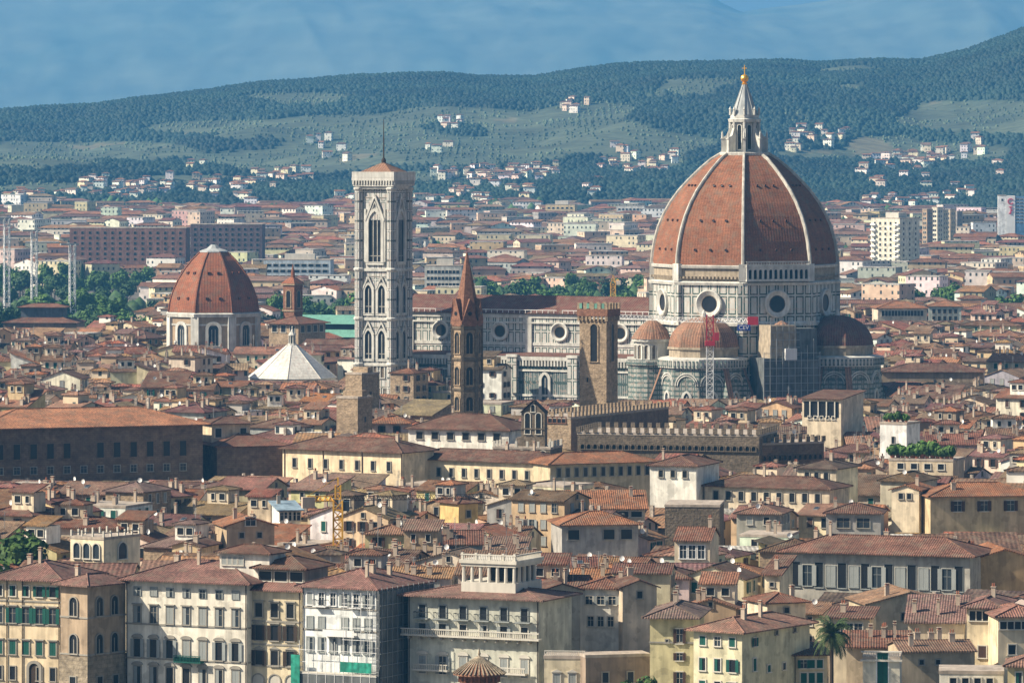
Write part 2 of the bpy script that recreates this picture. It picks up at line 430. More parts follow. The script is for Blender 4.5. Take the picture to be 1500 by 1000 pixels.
# ---------------------------------------------------------------- screen bookkeeping: what nearer roofs hide (used to decide which houses get their own parts)
class Sky:
    def __init__(s): s.b = np.full(1700, 2000.0)
    def add(s, p0, p1, y):
        a, c = int(max(0, p0+100)), int(min(1700, p1+100))
        if c > a: s.b[a:c] = np.minimum(s.b[a:c], y)
    def see(s, p0, p1, y):
        """visible height in px (mean over the columns) of something whose top is at row y"""
        a, c = int(max(100, p0+100)), int(min(1600, p1+100))
        if c <= a: return 0
        return float(np.clip(np.minimum(s.b[a:c], 1000)-y, 0, 200).mean())*(c-a)
PLOTS = []      # plan rectangles already built on: (x, y, half w, half d, yaw)
PROT = []       # screen sight lines to keep clear: (px0, px1, row, Y)
def plot(x, y, w, d, a): PLOTS.append((x, y, w/2, d/2, a))
def inplot(x, y, w, d, a, pad=0):
    c, s = math.cos(a), math.sin(a)
    pts = [(x+u*w/2*c-v*d/2*s, y+u*w/2*s+v*d/2*c) for u in (-1,0,1) for v in (-1,0,1)]
    for (X, Y, hw, hd, A) in PLOTS:
        if abs(X-x)+abs(Y-y) > hw+hd+w+d: continue
        C, Sn = math.cos(-A), math.sin(-A)
        for p in pts:
            dx, dy = p[0]-X, p[1]-Y
            if abs(dx*C-dy*Sn) < hw+pad and abs(dx*Sn+dy*C) < hd+pad: return True
        cc, ss = math.cos(-a), math.sin(-a)
        for u in (-1, 1, 0):
            for v in (-1, 1, 0):
                qx = X+u*hw*math.cos(A)-v*hd*math.sin(A)-x; qy = Y+u*hw*math.sin(A)+v*hd*math.cos(A)-y
                if abs(qx*cc-qy*ss) < w/2+pad and abs(qx*ss+qy*cc) < d/2+pad: return True
    return False

WALLC = dict(cream=(.66,.56,.41), white=(.78,.75,.66), tan=(.42,.32,.21), ochre=(.54,.41,.24), grey=(.38,.36,.33), beige=(.56,.46,.32), pink=(.52,.41,.31), yellow=(.60,.48,.30), brown=(.20,.15,.11), paleyellow=(.68,.58,.42), green=(.42,.42,.27), stone=(.28,.23,.17))
ROOFC = dict(brown=(.125,.064,.044), orange=(.26,.115,.058), red=(.165,.075,.048), dusty=(.19,.115,.078), dark=(.085,.056,.042), tan=(.24,.145,.088))

def put_windows(o, w, d, side, n, z, me, margin=1.2, skip=(), span=None):
    """a row of n window parts on one side of a box house"""
    L = w if side in 'FB' else d
    a, c = (-L/2+margin, L/2-margin) if span is None else span
    for i in range(n):
        if i in skip: continue
        u = a+(c-a)*(i+.5)/n if span is None else (a if n == 1 else a+(c-a)*i/(n-1))
        if side == 'F': loc, rz = (u, -d/2, z), 0
        elif side == 'R': loc, rz = (w/2, u, z), R(90)
        elif side == 'L': loc, rz = (-w/2, -u, z), R(-90)
        else: loc, rz = (-u, d/2, z), R(180)
        link('window', me, o, loc=loc, rz=rz)

HAND = []; VR = random.Random(31)
def house(name, label, cat, x, y, w, d, h, yaw, roof='hip', wall='cream', tile='brown', pitch=R(17), ov=.7, axis='x', wallmat='wall', group=None, roofmat='roof', bands=()):
    """one building: root Empty with wall and roof parts; windows and chimneys are added by the caller"""
    o = root(name, x, y, yaw, 0, label, cat, group)
    b = MB(); wall_geo(b, w, d, h, roof, pitch, ov, axis)
    for z in bands:
        b.box(-w/2-.12, w/2+.12, -d/2-.12, -d/2, z-.14, z+.14, 1); b.box(w/2, w/2+.12, -d/2, d/2, z-.14, z+.14, 1)
    wc = WALLC[wall] if isinstance(wall, str) else wall; rc = ROOFC[tile] if isinstance(tile, str) else tile
    b.build('wall', [M[wallmat], M['stone_trim']], o, wc)
    b = MB(); zr = roof_geo(b, w, d, h, roof, pitch, ov, axis=axis)
    r = b.build('roof', M[roofmat] if roof != 'flat' else M['wall'], o, rc if roof != 'flat' else (.40,.34,.28))
    o['_h'] = h; del o['_h']
    return o, r, zr
def corners(xl, xr, Y0, yaw):
    """front-left corner at screen column xl and distance Y0, facade running at yaw to column xr: its length"""
    k = (xr-750)/F; X0 = wx(xl, Y0); return (k*Y0-X0)/(math.cos(yaw)-k*math.sin(yaw))
class H:
    """a hand-placed building given by the screen columns of its front, the row of its eave and its distance"""
    def __init__(s, name, label, cat, xl, xr, ye, Y0, yaw=-26, d=14, **kw):
        ya = R(yaw); s.Y0 = Y0; s.ye = ye; s.w = w = corners(xl, xr, Y0, ya); s.d = d; s.h = wz(ye, Y0)
        X0 = wx(xl, Y0); c, n = math.cos(ya), math.sin(ya)
        s.x = X0+w/2*c-d/2*n; s.y = Y0+w/2*n+d/2*c; s.ya = ya
        prot = kw.pop('prot', None)
        if 'bandsy' in kw: kw['bands'] = [wz(q, Y0) for q in kw.pop('bandsy')]
        s.kind = kw.get('roof','hip'); s.pt = kw.get('pitch', R(17)); s.ov_ = kw.get('ov',.7); s.ax = kw.get('axis','x')
        s.o, s.roof, s.zr = house(name, label, cat, s.x, s.y, w, d, s.h, ya, **kw)
        plot(s.x, s.y, w, d, ya)
        xs = [pix(s.x+u*w/2*c-v*d/2*n, s.y+u*w/2*n+v*d/2*c, s.h) for u in (-1,1) for v in (-1,1)]
        s.p0 = min(p[0] for p in xs); s.p1 = max(p[0] for p in xs)
        top = min(HY+(EYE-s.zr)*F/s.y, max(p[1] for p in xs))
        if prot: PROT.append((s.p0, s.p1, prot, Y0-4+max(0, w*n)))
        HAND.append((s.p0, s.p1, top, Y0))
    def row(s, side, n, pt, pb, w=1.1, margin=1.2, skip=(), span=None, **kw):
        z = wz(pb, s.Y0); h = round((pb-pt)*s.Y0/F, 2)
        if kw.get('sh'):
            alt = win(w=w, h=h, **{**kw, 'sh': VR.choice(['open','half','closed'])}); alt2 = win(w=w, h=h, **{**kw, 'sh': None})
            pick = [VR.random() for i in range(n)]; A = {i for i in range(n) if pick[i] < .26}; B = {i for i in range(n) if .26 <= pick[i] < .36}
            put_windows(s.o, s.w, s.d, side, n, z, alt, margin, set(range(n))-A | set(skip), span)
            put_windows(s.o, s.w, s.d, side, n, z, alt2, margin, set(range(n))-B | set(skip), span)
            skip = A | B | set(skip)
        put_windows(s.o, s.w, s.d, side, n, z, win(w=w, h=h, **kw), margin, skip, span); return s
    def pipes(s, *us):
        for u in us:
            b = MB(); b.bar((u*s.w/2,-s.d/2-.16,.1),(u*s.w/2,-s.d/2-.16,s.h-.1),.13); b.build('downpipe', M['wood'], s.o)
        return s
    def chim(s, n, seed=1):
        rr = random.Random(seed)
        for i in range(n):
            u = rr.uniform(-.42,.42)*s.w; v = rr.uniform(-.3,.2)*s.d
            t = math.tan(s.pt)
            if s.kind == 'gable': z = s.zr-(abs(v) if s.ax == 'x' else abs(u))*t
            elif s.kind == 'shed': z = s.zr-(s.d/2+s.ov_-v)*t
            else: z = s.zr-max(abs(v)-max(0,(s.d-s.w)/2), abs(u)-max(0,(s.w-s.d)/2))*t
            link('chimney', CH[rr.randrange(4)], s.roof, loc=(u, v, z))
        return s
    def local(s, name, b, mats, color=None, parent=None): return b.build(name, mats, parent or s.o, color)
# ================================================================ setting: ground, hills, mountains
def vnoise(x, y, seed=0):
    xi, yi = np.floor(x).astype(np.int64), np.floor(y).astype(np.int64); fx, fy = x-xi, y-yi
    fx, fy = fx*fx*(3-2*fx), fy*fy*(3-2*fy)
    def h(a, b):
        k = (a*374761393+b*668265263+seed*1274126177) & 0x7fffffff; k = ((k ^ (k >> 13))*1103515245) & 0x7fffffff
        return ((k ^ (k >> 16)) & 0xffff)/65535.0
    return (h(xi,yi)*(1-fx)+h(xi+1,yi)*fx)*(1-fy)+(h(xi,yi+1)*(1-fx)+h(xi+1,yi+1)*fx)*fy
def fbm(x, y, seed=0, n=4):
    t = 0; a = 1; s = 0
    for i in range(n): t = t+a*vnoise(x*2**i, y*2**i, seed+i); s += a; a *= .5
    return t/s
RX = [-150,0,60,130,200,300,380,440,520,600,650,700,780,850,900,960,1080,1150,1200,1260,1350,1420,1500,1650]
RY = [170,168,166,163,150,137,125,122,115,113,112,117,118,106,99,96,94,93,97,92,92,76,46,10]
def terrain(px, Y):
    """height of the plain and the wooded hills behind it, by screen column and distance"""
    yr = np.interp(px, RX, RY)
    def zat(row, D): return EYE-(row-HY)*D/F
    z5 = zat(312, 4900.); z6 = zat(.5*(300)+.5*yr+14, 6100.); z7 = zat(yr, 7600.)
    t = np.interp(Y, [3300, 4900], [0, 1]); t = t*t*(3-2*t)*.6+t*.4
    z = t*z5
    a = np.clip((Y-4900)/1200, 0, 1); b = np.clip((Y-6100)/1500, 0, 1)
    z = np.where(Y > 4900, z5+(z6-z5)*a, z); z = np.where(Y > 6100, z6+(z7-z6)*np.sin(b*math.pi/2)**1.0, z)
    z = np.where(Y > 7600, z7-(Y-7600)*.18, z)
    X = (px-750)*Y/F
    k = np.clip((Y-3900)/1500, 0, 1)*np.clip((7500-Y)/900, .06, 1)
    rel = (fbm(X/620, Y/800, 3)-.5)*100 + (fbm(X/200+5, Y/300, 9)-.5)*34
    return z + rel*k
FIELDS = [(330,187,150,13),(50,228,130,26),(190,222,80,14),(450,147,70,10),(500,180,80,14),(560,215,120,24),(430,240,110,16),(690,222,140,22),(790,185,110,18),(660,170,90,12),(890,205,90,24),(960,240,70,14),
 (1450,172,120,24),(1370,226,110,16),(1245,128,22,4),(1190,228,70,10),(860,165,60,12),(80,276,110,10),(270,262,80,8),(620,262,70,9),(980,215,60,14),(1290,215,50,14)]
def wood(X, Y, px):
    """0..1: how wooded the hillside is there (olive groves and fields stay open)"""
    v = (fbm(X/230+3, Y/420+1, 21)-.5)*.55+.62
    row = HY+(EYE-terrain(px, Y))*F/Y
    for (a, b, c, d) in FIELDS: v = v-.34*np.exp(-(((px-a)/c)**2+((row-b)/d)**2)**1.5)
    return v
def grid_mesh(name, PX, YY, Z, mat, cols=None):
    nx, ny = len(PX), len(YY); P, Q = np.meshgrid(PX, YY)
    V = np.stack([(P-750)*Q/F, Q, Z], -1).reshape(-1, 3)
    i = np.arange((nx-1)*(ny-1)); r, c = i//(nx-1), i % (nx-1); a = r*nx+c
    Fc = np.stack([a, a+1, a+nx+1, a+nx], 1)
    me = bpy.data.meshes.new(name); me.vertices.add(len(V)); me.vertices.foreach_set('co', V.ravel())
    me.loops.add(Fc.size); me.loops.foreach_set('vertex_index', Fc.ravel().astype(np.int32))
    me.polygons.add(len(Fc)); me.polygons.foreach_set('loop_start', (np.arange(len(Fc))*4).astype(np.int32))
    me.polygons.foreach_set('use_smooth', np.ones(len(Fc), dtype=bool))
    me.materials.append(mat); me.update(calc_edges=True)
    if cols is not None:
        ca = me.color_attributes.new('Col', 'FLOAT_COLOR', 'POINT'); cc = np.ones((len(V), 4), dtype=np.float32); cc[:, :3] = cols.reshape(-1, 3)
        ca.data.foreach_set('color', cc.ravel())
    return link(name, me)
m, t, b = newmat('hill_ground', .95); g = N(t); c = src_color(g, 'attr', None)
k = g.math('MULTIPLY', g.rng(g.noise(.012, 6), .3, .7, .7, 1.3), g.rng(g.noise(.06, 4, stretch=(1,3,1)), .35, .65, .72, 1.28))
g.L(g.mul(c, k), b.inputs['Base Color']); M['hill'] = m
PX = np.linspace(-760, 2260, 460); YY = np.concatenate([np.linspace(3290, 5000, 50), np.linspace(5015, 7900, 150), np.linspace(7950, 9500, 12)])
P, Q = np.meshgrid(PX, YY); Z = terrain(P, Q)-np.where(Q < 3320, 2.0, 0)
X = (P-750)*Q/F; W = wood(X, Q, P)
def parcels(X, Q):
    a = X*.92+Q*.18+fbm(X/160,Q/260,12)*70; c = Q*.5-X*.25+fbm(X/200,Q/300,13)*60
    return vnoise(np.floor(a/58)*7.31, np.floor(c/42)*5.17, 3), np.minimum(np.abs(a/58-np.round(a/58))*58, np.abs(c/42-np.round(c/42))*42)
fk = parcels(X, Q)[0][..., None]; fk = np.clip(fk*.8+.2*fbm(X/90, Q/170, 40, 2)[..., None], 0, 1); wk = np.clip((W-.5)*14+.5, 0, 1)[..., None]
olive = np.array([.052,.070,.050]); grass = np.array([.085,.10,.062]); earth = np.array([.15,.13,.08]); forest = np.array([.013,.03,.02])
field = olive*(1-fk)+grass*fk; e = (fk > .80)*.7; field = field*(1-e)+earth*e
tag(grid_mesh('hills', PX, YY, Z, M['hill'], field*(1-wk)+forest*wk), kind='structure')

MX = [-150,0,1038,1060,1088,1130,1190,1235,1300,1650]; MY = [-60,-46,-8,8,23,12,6,-2,-22,-60]
PX = np.linspace(-700, 2200, 440); YY = np.linspace(16500, 21500, 110)
P, Q = np.meshgrid(PX, YY); X = (P-750)*Q/F
yr = np.interp(P, MX, MY); zr = EYE-(yr-HY)*20000/F; t = np.clip((Q-16500)/3500, 0, 1); zr = 640+(zr-640)*t**3
z0 = 40+(zr-40)*np.sin(t*math.pi/2)**1.1; z0 = np.where(Q > 20000, zr-(Q-20000)*.25, z0)
z0 = z0+((1-2*np.abs(fbm(X/1250+2+Q/9000, Q/6500, 77, 5)-.5))-.75)*150*np.sin(np.clip(t,0,1)*math.pi)+(fbm(X/75, Q/190, 91, 3)-.5)*15*np.clip(t*4,0,1)*np.clip((20100-Q)/700, .15, 1)
wk = np.clip((fbm(X/300, Q/700, 66)-.42)*3, 0, 1)[..., None]
m, t_, b = newmat('mountain_ground', .95); g = N(t_); g.L(g.mul(src_color(g, 'attr', None), g.rng(g.noise(.004, 5), .3, .7, .75, 1.25)), b.inputs['Base Color']); M['mount'] = m
tag(grid_mesh('mountains', PX, YY, z0, M['mount'], np.array([.115,.13,.09])*(1-wk)+np.array([.075,.10,.07])*wk), kind='structure')

m, t, b = newmat('street_ground', .95); g = N(t)
g.L(g.mix(g.rng(g.noise(.02, 5), .4, .6, 0, 1), (.10,.092,.08), (.15,.135,.11)), b.inputs['Base Color'])
b_ = MB(); b_.face([(-9000,-600,0),(9000,-600,0),(9000,24000,0),(-9000,24000,0)]); tag(b_.build('ground', m), kind='structure')

# ---------------------------------------------------------------- trees
def crown_mesh(name, r, h, z0, n, q, seed, mat, lobes=7):
    rr = random.Random(seed); b = MB(); L = []
    for i in range(lobes):
        a = rr.uniform(0, 6.28); d = rr.uniform(.2, .62)*r; L.append((d*math.cos(a), d*math.sin(a), z0+h*rr.uniform(.28, .78), rr.uniform(.36, .6)*r))
    L.append((0,0,z0+h*.6,r*.55))
    for i in range(n):
        cx, cy, cz, cr = L[rr.randrange(len(L))]
        v = Vector((rr.gauss(0,1), rr.gauss(0,1), rr.gauss(0,1))).normalized(); k = cr*(rr.random()**.35)
        p = Vector((cx+v.x*k, cy+v.y*k, cz+v.z*k*h/(2.0*r)*1.0))
        nrm = (v+Vector((rr.uniform(-.7,.7), rr.uniform(-.7,.7), rr.uniform(-.3,.9)))).normalized()
        u = nrm.orthogonal().normalized(); w = nrm.cross(u); s = q*rr.uniform(.6, 1.3); a = rr.uniform(0, 6.28)
        u, w = u*math.cos(a)+w*math.sin(a), w*math.cos(a)-u*math.sin(a)
        b.face([p-u*s*.5-w*s*.35, p+u*s*.5-w*s*.3, p+u*s*.4+w*s*.4+nrm*s*.1, p-u*s*.35+w*s*.45])
    return b.mesh(name, [mat])
def trunk_mesh(h, r, seed, limbs=5):
    rr = random.Random(seed); b = MB(); b.lathe([(r*1.3,-.3),(r,.6),(r*.7,h*.6),(r*.4,h)], 7)
    for i in range(limbs):
        a = 6.28*i/limbs+rr.uniform(-.4,.4); z = h*rr.uniform(.45,.8); L = h*rr.uniform(.3,.5)
        b.bar((0,0,z), (L*math.cos(a)*.8, L*math.sin(a)*.8, z+L*.8), r*.45)
    return b.mesh('trunk', [M['bark']])
TREES = []
for k in range(4): TREES.append((trunk_mesh(7, .35, k), crown_mesh('crown', 5.2, 9.5, 3.2, 1100, .95, 10+k, M['leaf'])))
for k in range(2): TREES.append((trunk_mesh(9, .3, 20+k), crown_mesh('crown', 5.4, 6.0, 6.5, 900, .9, 30+k, M['leafdark'], 8)))     # umbrella pines
def cypress_mesh(seed):
    rr = random.Random(seed); b = MB()
    for i in range(700):
        t = rr.random()**.8; z = 1+t*13; r = 1.5*math.sin(min(1, (1-t)*1.6+.05)*math.pi/2)*rr.uniform(.6,1.05); a = rr.uniform(0,6.28)
        p = Vector((r*math.cos(a), r*math.sin(a), z)); u = Vector((-math.sin(a), math.cos(a), 0)); s = .5
        b.face([p-u*s*.5, p+u*s*.5, p+Vector((math.cos(a)*.2,math.sin(a)*.2,s*1.6))])
    return b.mesh('crown', [M['leafdark']])
TREES.append((trunk_mesh(5, .2, 40, 0), cypress_mesh(5)))
def tree(x, y, z, kind, s, label, group=None, name='tree', sub=-1):
    tr, cr = TREES[kind]; o = root(name, x, y, rnd.uniform(0, 6.28), z, label, 'tree', group); o.scale = (s, s, s*rnd.uniform(.88, 1.12))
    link('trunk', tr, o); link('crown', cr, o); return o

# ================================================================ the cathedral
def octa(R_, z, ph=22.5, n=8): return [(R_*math.cos(R(ph+i*360/n)), R_*math.sin(R(ph+i*360/n)), z) for i in range(n)]
WHT, GRN = (.56,.555,.51), (.055,.10,.085)
M['mar_drum'] = m_panels('drum_marble', 3.05, 6.1, .22, .42, WHT, GRN, vo=2.9)
M['mar_nave'] = m_panels('nave_marble', 2.36, 4.9, .20, .34, WHT, GRN, vo=1.2)
M['mar_aisle'] = m_panels('aisle_marble', 1.5, 4.6, .16, .34, (.24,.265,.255), (.05,.085,.08), vo=1.0, stripe=(4.6,.7))  # darker than the nave marble: shade on the aisle is put into its colour
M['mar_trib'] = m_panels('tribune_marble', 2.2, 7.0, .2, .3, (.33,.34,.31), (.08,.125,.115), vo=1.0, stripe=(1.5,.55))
M['mar_camp'] = m_panels('campanile_marble', 1.9, 3.1, .17, .24, (.55,.54,.51), (.07,.11,.095), dirt=.15)
M['mar_camp2'] = m_panels('campanile_corner_marble', 1.2, 3.1, .15, .22, (.57,.56,.52), (.09,.105,.10), dirt=.15, stripe=(6.2,.35))
M['mar_white'] = m_plain('white_marble', (.56,.55,.50), amp=.25)
M['mar_rough'] = m_plain('unfinished_masonry', (.36,.30,.22), amp=.3, sc_=.6)
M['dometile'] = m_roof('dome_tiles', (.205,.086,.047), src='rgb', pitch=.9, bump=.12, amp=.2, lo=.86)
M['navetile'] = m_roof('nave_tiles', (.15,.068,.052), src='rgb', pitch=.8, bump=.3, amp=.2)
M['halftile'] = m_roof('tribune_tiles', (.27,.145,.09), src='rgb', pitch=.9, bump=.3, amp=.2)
M['ribstone'] = m_plain('weathered_rib_marble', (.44,.42,.37), amp=.3, sc_=.5)
CX, CY, CA = 73.0, 1650.0, R(-26)
CATH = root('cathedral', CX, CY, CA, 0, 'huge cathedral with a ribbed red brick dome and green and white marble walls', 'cathedral')
def part(name, b, mats, parent=CATH, **kw): return b.build(name, mats, parent, **kw)
# nave
b = MB(); b.box(-118,-26,-10,10,26,38.6,0,bottom=False); b.box(-118.3,-26,-10.4,10.4,37.3,38.5,1); b.box(-118.2,-26,-10.25,10.25,28.6,29.6,1)
b.box(-118.3,-26,-10.6,10.6,35.6,36.1,1)
for i in range(5): x = -112.5+i*21.1; b.box(x-1.1,x+1.1,-10.55,-10,26,37.3,1)
part('nave_wall', b, [M['mar_nave'], M['mar_white']])
b = MB().at(-72,0,0); roof_geo(b, 92, 20.6, 38.7, 'gable', R(25), .8); part('nave_roof', b, [M['navetile']])
b = MB()
for x0, x1 in ((-97,-60),(-58,-27),(-117,-100)):
    b.bar((x0,-11.2,39.9),(x1,-11.2,39.9),.18)
    for i in range(int((x1-x0)/2)+1): b.bar((x0+i*2,-11.2,38.9),(x0+i*2,-11.2,39.9),.14)
part('eave_railing', b, [M['white']])
b = MB(); b.box(-118,-24,-20,20,0,13,2,bottom=False); b.box(-118.02,-24,-20.02,20.02,13,25.2,0,bottom=False,top=False)
b.box(-118.5,-24,-20.9,20.9,24.4,25.6,1); b.box(-118.3,-24,-20.4,20.4,20.9,21.5,1); b.box(-118.3,-24,-20.4,20.4,13.0,13.7,1); b.box(-118.3,-24,-20.4,20.4,8.0,8.6,1)
for i in range(84): x = -117+i*1.1; b.box(x,x+.5,-20.85,-20,22.6,24.4,1)
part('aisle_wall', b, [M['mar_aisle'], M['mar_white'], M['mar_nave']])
b = MB(); b.face([(-118.5,-20.9,25.7),(-24,-20.9,25.7),(-24,-10,26.5),(-118.5,-10,26.5)]); b.face([(-118.5,21.1,25.7),(-118.5,10,28.5),(-24,10,28.5),(-24,21.1,25.7)])
part('aisle_roof', b, [M['navetile']])
for i in range(5):
    x = -113+i*21.1; b = MB(); b.box(x-1.6,x+1.6,-21.6,-19.9,0,25.3,0,bottom=False); b.box(x-1.9,x+1.9,-21.9,-19.9,25.35,26.2,1); b.box(x-1.8,x+1.8,-21.8,-19.9,13,13.8,1)
    part('buttress', b, [M['mar_nave'], M['mar_white']])
for i in range(4):
    x = -102+i*21.1; link('aisle_window', win('point', 2.2, 12, .9, 'mar_white', ped='tri', dep=.5, mull=1), CATH, loc=(x,-20.02,8))
OC = {}
def oculus(R0, R1, dep):
    k = (R0, R1, dep)
    if k in OC: return OC[k]
    b = MB(); n = 24
    def ring(r, y): return [(r*math.cos(2*math.pi*i/n), y, r*math.sin(2*math.pi*i/n)) for i in range(n)]
    b.loft([ring(R1*1.0,0), ring(R1,-dep), ring(R1-.35,-dep-.15), ring(R0,-.35)], 0, cap=False); b.face(ring(R0+.02,-.2)[::-1], 1)
    b.loft([ring(R0,-.35), ring(R0-.25,-.4), ring(R0-.25,-.2)], 2, cap=False)
    OC[k] = b.mesh('oculus', [M['mar_white'], M['dark'], M['greystone']]); return OC[k]
for i in range(4): link('oculus', oculus(1.95, 3.1, .7), CATH, loc=(-101.6+i*21.1,-10,33.0))
b = MB(); b.box(-121,-118.6,-21.5,21.5,0,27,0,bottom=False); b.box(-121,-118.6,-11,11,27,42,0,bottom=False)
b.face([(-121.05,-11.4,42),(-118.5,-11.4,42),(-118.5,0,47),(-121.05,0,47)],1); b.face([(-121.05,11.4,42),(-121.05,0,47),(-118.5,0,47),(-118.5,11.4,42)],1); b.face([(-118.55,-11,42),(-118.55,11,42),(-118.55,0,46.8)],0); b.face([(-121,-11,42),(-121,0,46.8),(-121,11,42)],0)
part('facade', b, [M['mar_nave'], M['navetile']])
# octagon body and drum
b = MB(); b.loft([octa(29.0,0), octa(29.0,36.5)], 0, cap=False); b.loft([octa(30.2,36.5), octa(30.4,37.4), octa(29.6,37.9)], 1, cap=False); b.loft([octa(29.4,37.9), octa(29.4,49.0)], 0, cap=False)
b.loft([octa(30.0,49.0), octa(30.3,49.8), octa(29.4,50.2)], 1, cap=True); part('drum', b, [M['mar_drum'], M['mar_white']])
b = MB(); b.loft([octa(28.9,50.2), octa(28.9,54.2)], 0, cap=False); b.loft([octa(29.6,54.2), octa(29.9,55.0), octa(28.5,55.3)], 1, cap=True)
for i in range(8):
    a = R(i*45); ap = 29.0*math.cos(R(22.5)); b.at(ap*math.cos(a), ap*math.sin(a), 0, a+R(90))
    if i != 7:
        for k in range(17): b.box(-10.2+k*1.25,-9.6+k*1.25,-.9,.1,51.0,51.7,0)
    b.at()
part('drum_parapet', b, [M['mar_rough'], M['mar_white']])
ap = 29.4*math.cos(R(22.5))
for i in range(8):
    a = R(22.5+i*45); b = MB().at(29.2*math.cos(a), 29.2*math.sin(a), 0, a+R(90)); b.box(-1.5,1.5,-.75,1.0,37.9,49,0,bottom=False); b.box(-1.3,1.3,-.6,1,50.2,55.6,1,bottom=False); b.box(-1.7,1.7,-.9,1,36.6,37.95,1)
    part('corner_pier', b, [M['mar_drum'], M['mar_white']])
    a = R(i*45); link('oculus', oculus(2.7, 4.35, .9), CATH, loc=(ap*math.cos(a), ap*math.sin(a), 43.3), rz=a+R(90))
# the one finished side of the gallery
a = R(-45); b = MB().at(ap*math.cos(a), ap*math.sin(a), 0, a+R(90)); L = 10.6
b.box(-L,L,-1.6,-.1,50.3,51.0,0); b.box(-L,L,-1.5,-.3,54.6,55.4,0); b.box(-L,L,-1.25,-1.0,56.2,56.5,0); b.box(-L,L,-.15,.1,51.0,54.6,1)
n = 12
for k in range(n+1):
    x = -L+.4+k*(2*L-.8)/n; b.box(x-.32,x+.32,-1.4,-.9,51.0,54.6,0)
    if k < n:
        xm = x+(2*L-.8)/n/2; r = (2*L-.8)/n/2-.3
        for j in range(4):
            a0, a1 = math.pi*j/4, math.pi*(j+1)/4
            b.face([(xm+r*math.cos(a1),-1.35,53.4+r*math.sin(a1)),(xm+r*math.cos(a0),-1.35,53.4+r*math.sin(a0)),(xm+r*math.cos(a0),-1.35,54.6),(xm+r*math.cos(a1),-1.35,54.6)],0)
for k in range(40): x = -L+.2+k*2*L/40; b.box(x,x+.2,-1.2,-1.05,55.4,56.2,0)
part('gallery', b.at(), [M['mar_white'], M['dark']])
# dome shell
PR = [(29.0,55.2),(28.7,58.5),(28.0,62.5),(26.9,66.5),(25.3,70.3),(23.1,74.2),(20.5,77.8),(17.4,81.2),(13.9,84.6),(10.4,87.6),(7.4,89.4)]
b = MB()
b.loft([octa(r,z) for r, z in PR], 0, cap=True); part('dome_shell', b, [M['dometile']])
for i in range(8):
    a = R(22.5+i*45); b = MB(); rings = []
    for j, (r, z) in enumerate(PR):
        r2, z2 = PR[min(j+1, len(PR)-1)]; r1, z1 = PR[max(j-1, 0)]; d = Vector((r2-r1, z2-z1)).normalized(); nx, nz = d.y, -d.x
        wd = .54-.14*j/len(PR); ou, inn = .75, -.6
        pts = [(r+nx*inn,-wd,z+nz*inn),(r+nx*ou*.55,-wd,z+nz*ou*.55),(r+nx*ou,-wd*.5,z+nz*ou),(r+nx*ou,wd*.5,z+nz*ou),(r+nx*ou*.55,wd,z+nz*ou*.55),(r+nx*inn,wd,z+nz*inn)]
        rings.append([(p[0]*math.cos(a)-p[1]*math.sin(a), p[0]*math.sin(a)+p[1]*math.cos(a), p[2]) for p in pts])
    b.loft(rings, 0); part('dome_rib', b, [M['ribstone']])
def on_dome(face, u, z):
    zs = [q[1] for q in PR]; j = min(max(bisect.bisect(zs, z)-1, 0), len(PR)-2); (r0, z0), (r1, z1) = PR[j], PR[j+1]; t = (z-z0)/(z1-z0)
    r = (r0+(r1-r0)*t)*math.cos(R(22.5)); a = R(face*45); tilt = math.atan2(r0-r1, z1-z0)
    return r*math.cos(a)-u*math.sin(a), r*math.sin(a)+u*math.cos(a), a, tilt
for face in (5, 6, 7, 0):
    for z, du in ((59.5,5.2),(68.5,4.3),(79.3,2.7)):
        for u in (-du, 0, du):
            x, y, a, tilt = on_dome(face, u, z); b = MB(); o = outline(.56, .8, 'circle')
            b.loft([[(p[0]*1.5,.0,p[1]*1.5) for p in o],[(p[0]*1.3,-.45,p[1]*1.3) for p in o],[(p[0],-.3,p[1]) for p in o]], 0, cap=False); b.face([(p[0]*1.25,-.32,p[1]*1.25) for p in o][::-1] if False else [(p[0]*1.25,-.32,p[1]*1.25) for p in o], 1)
            w = part('dome_opening', b, [M['navetile'], M['dark']]); w.location = (x, y, z); w.rotation_euler = (-tilt*.6, 0, a+R(90))
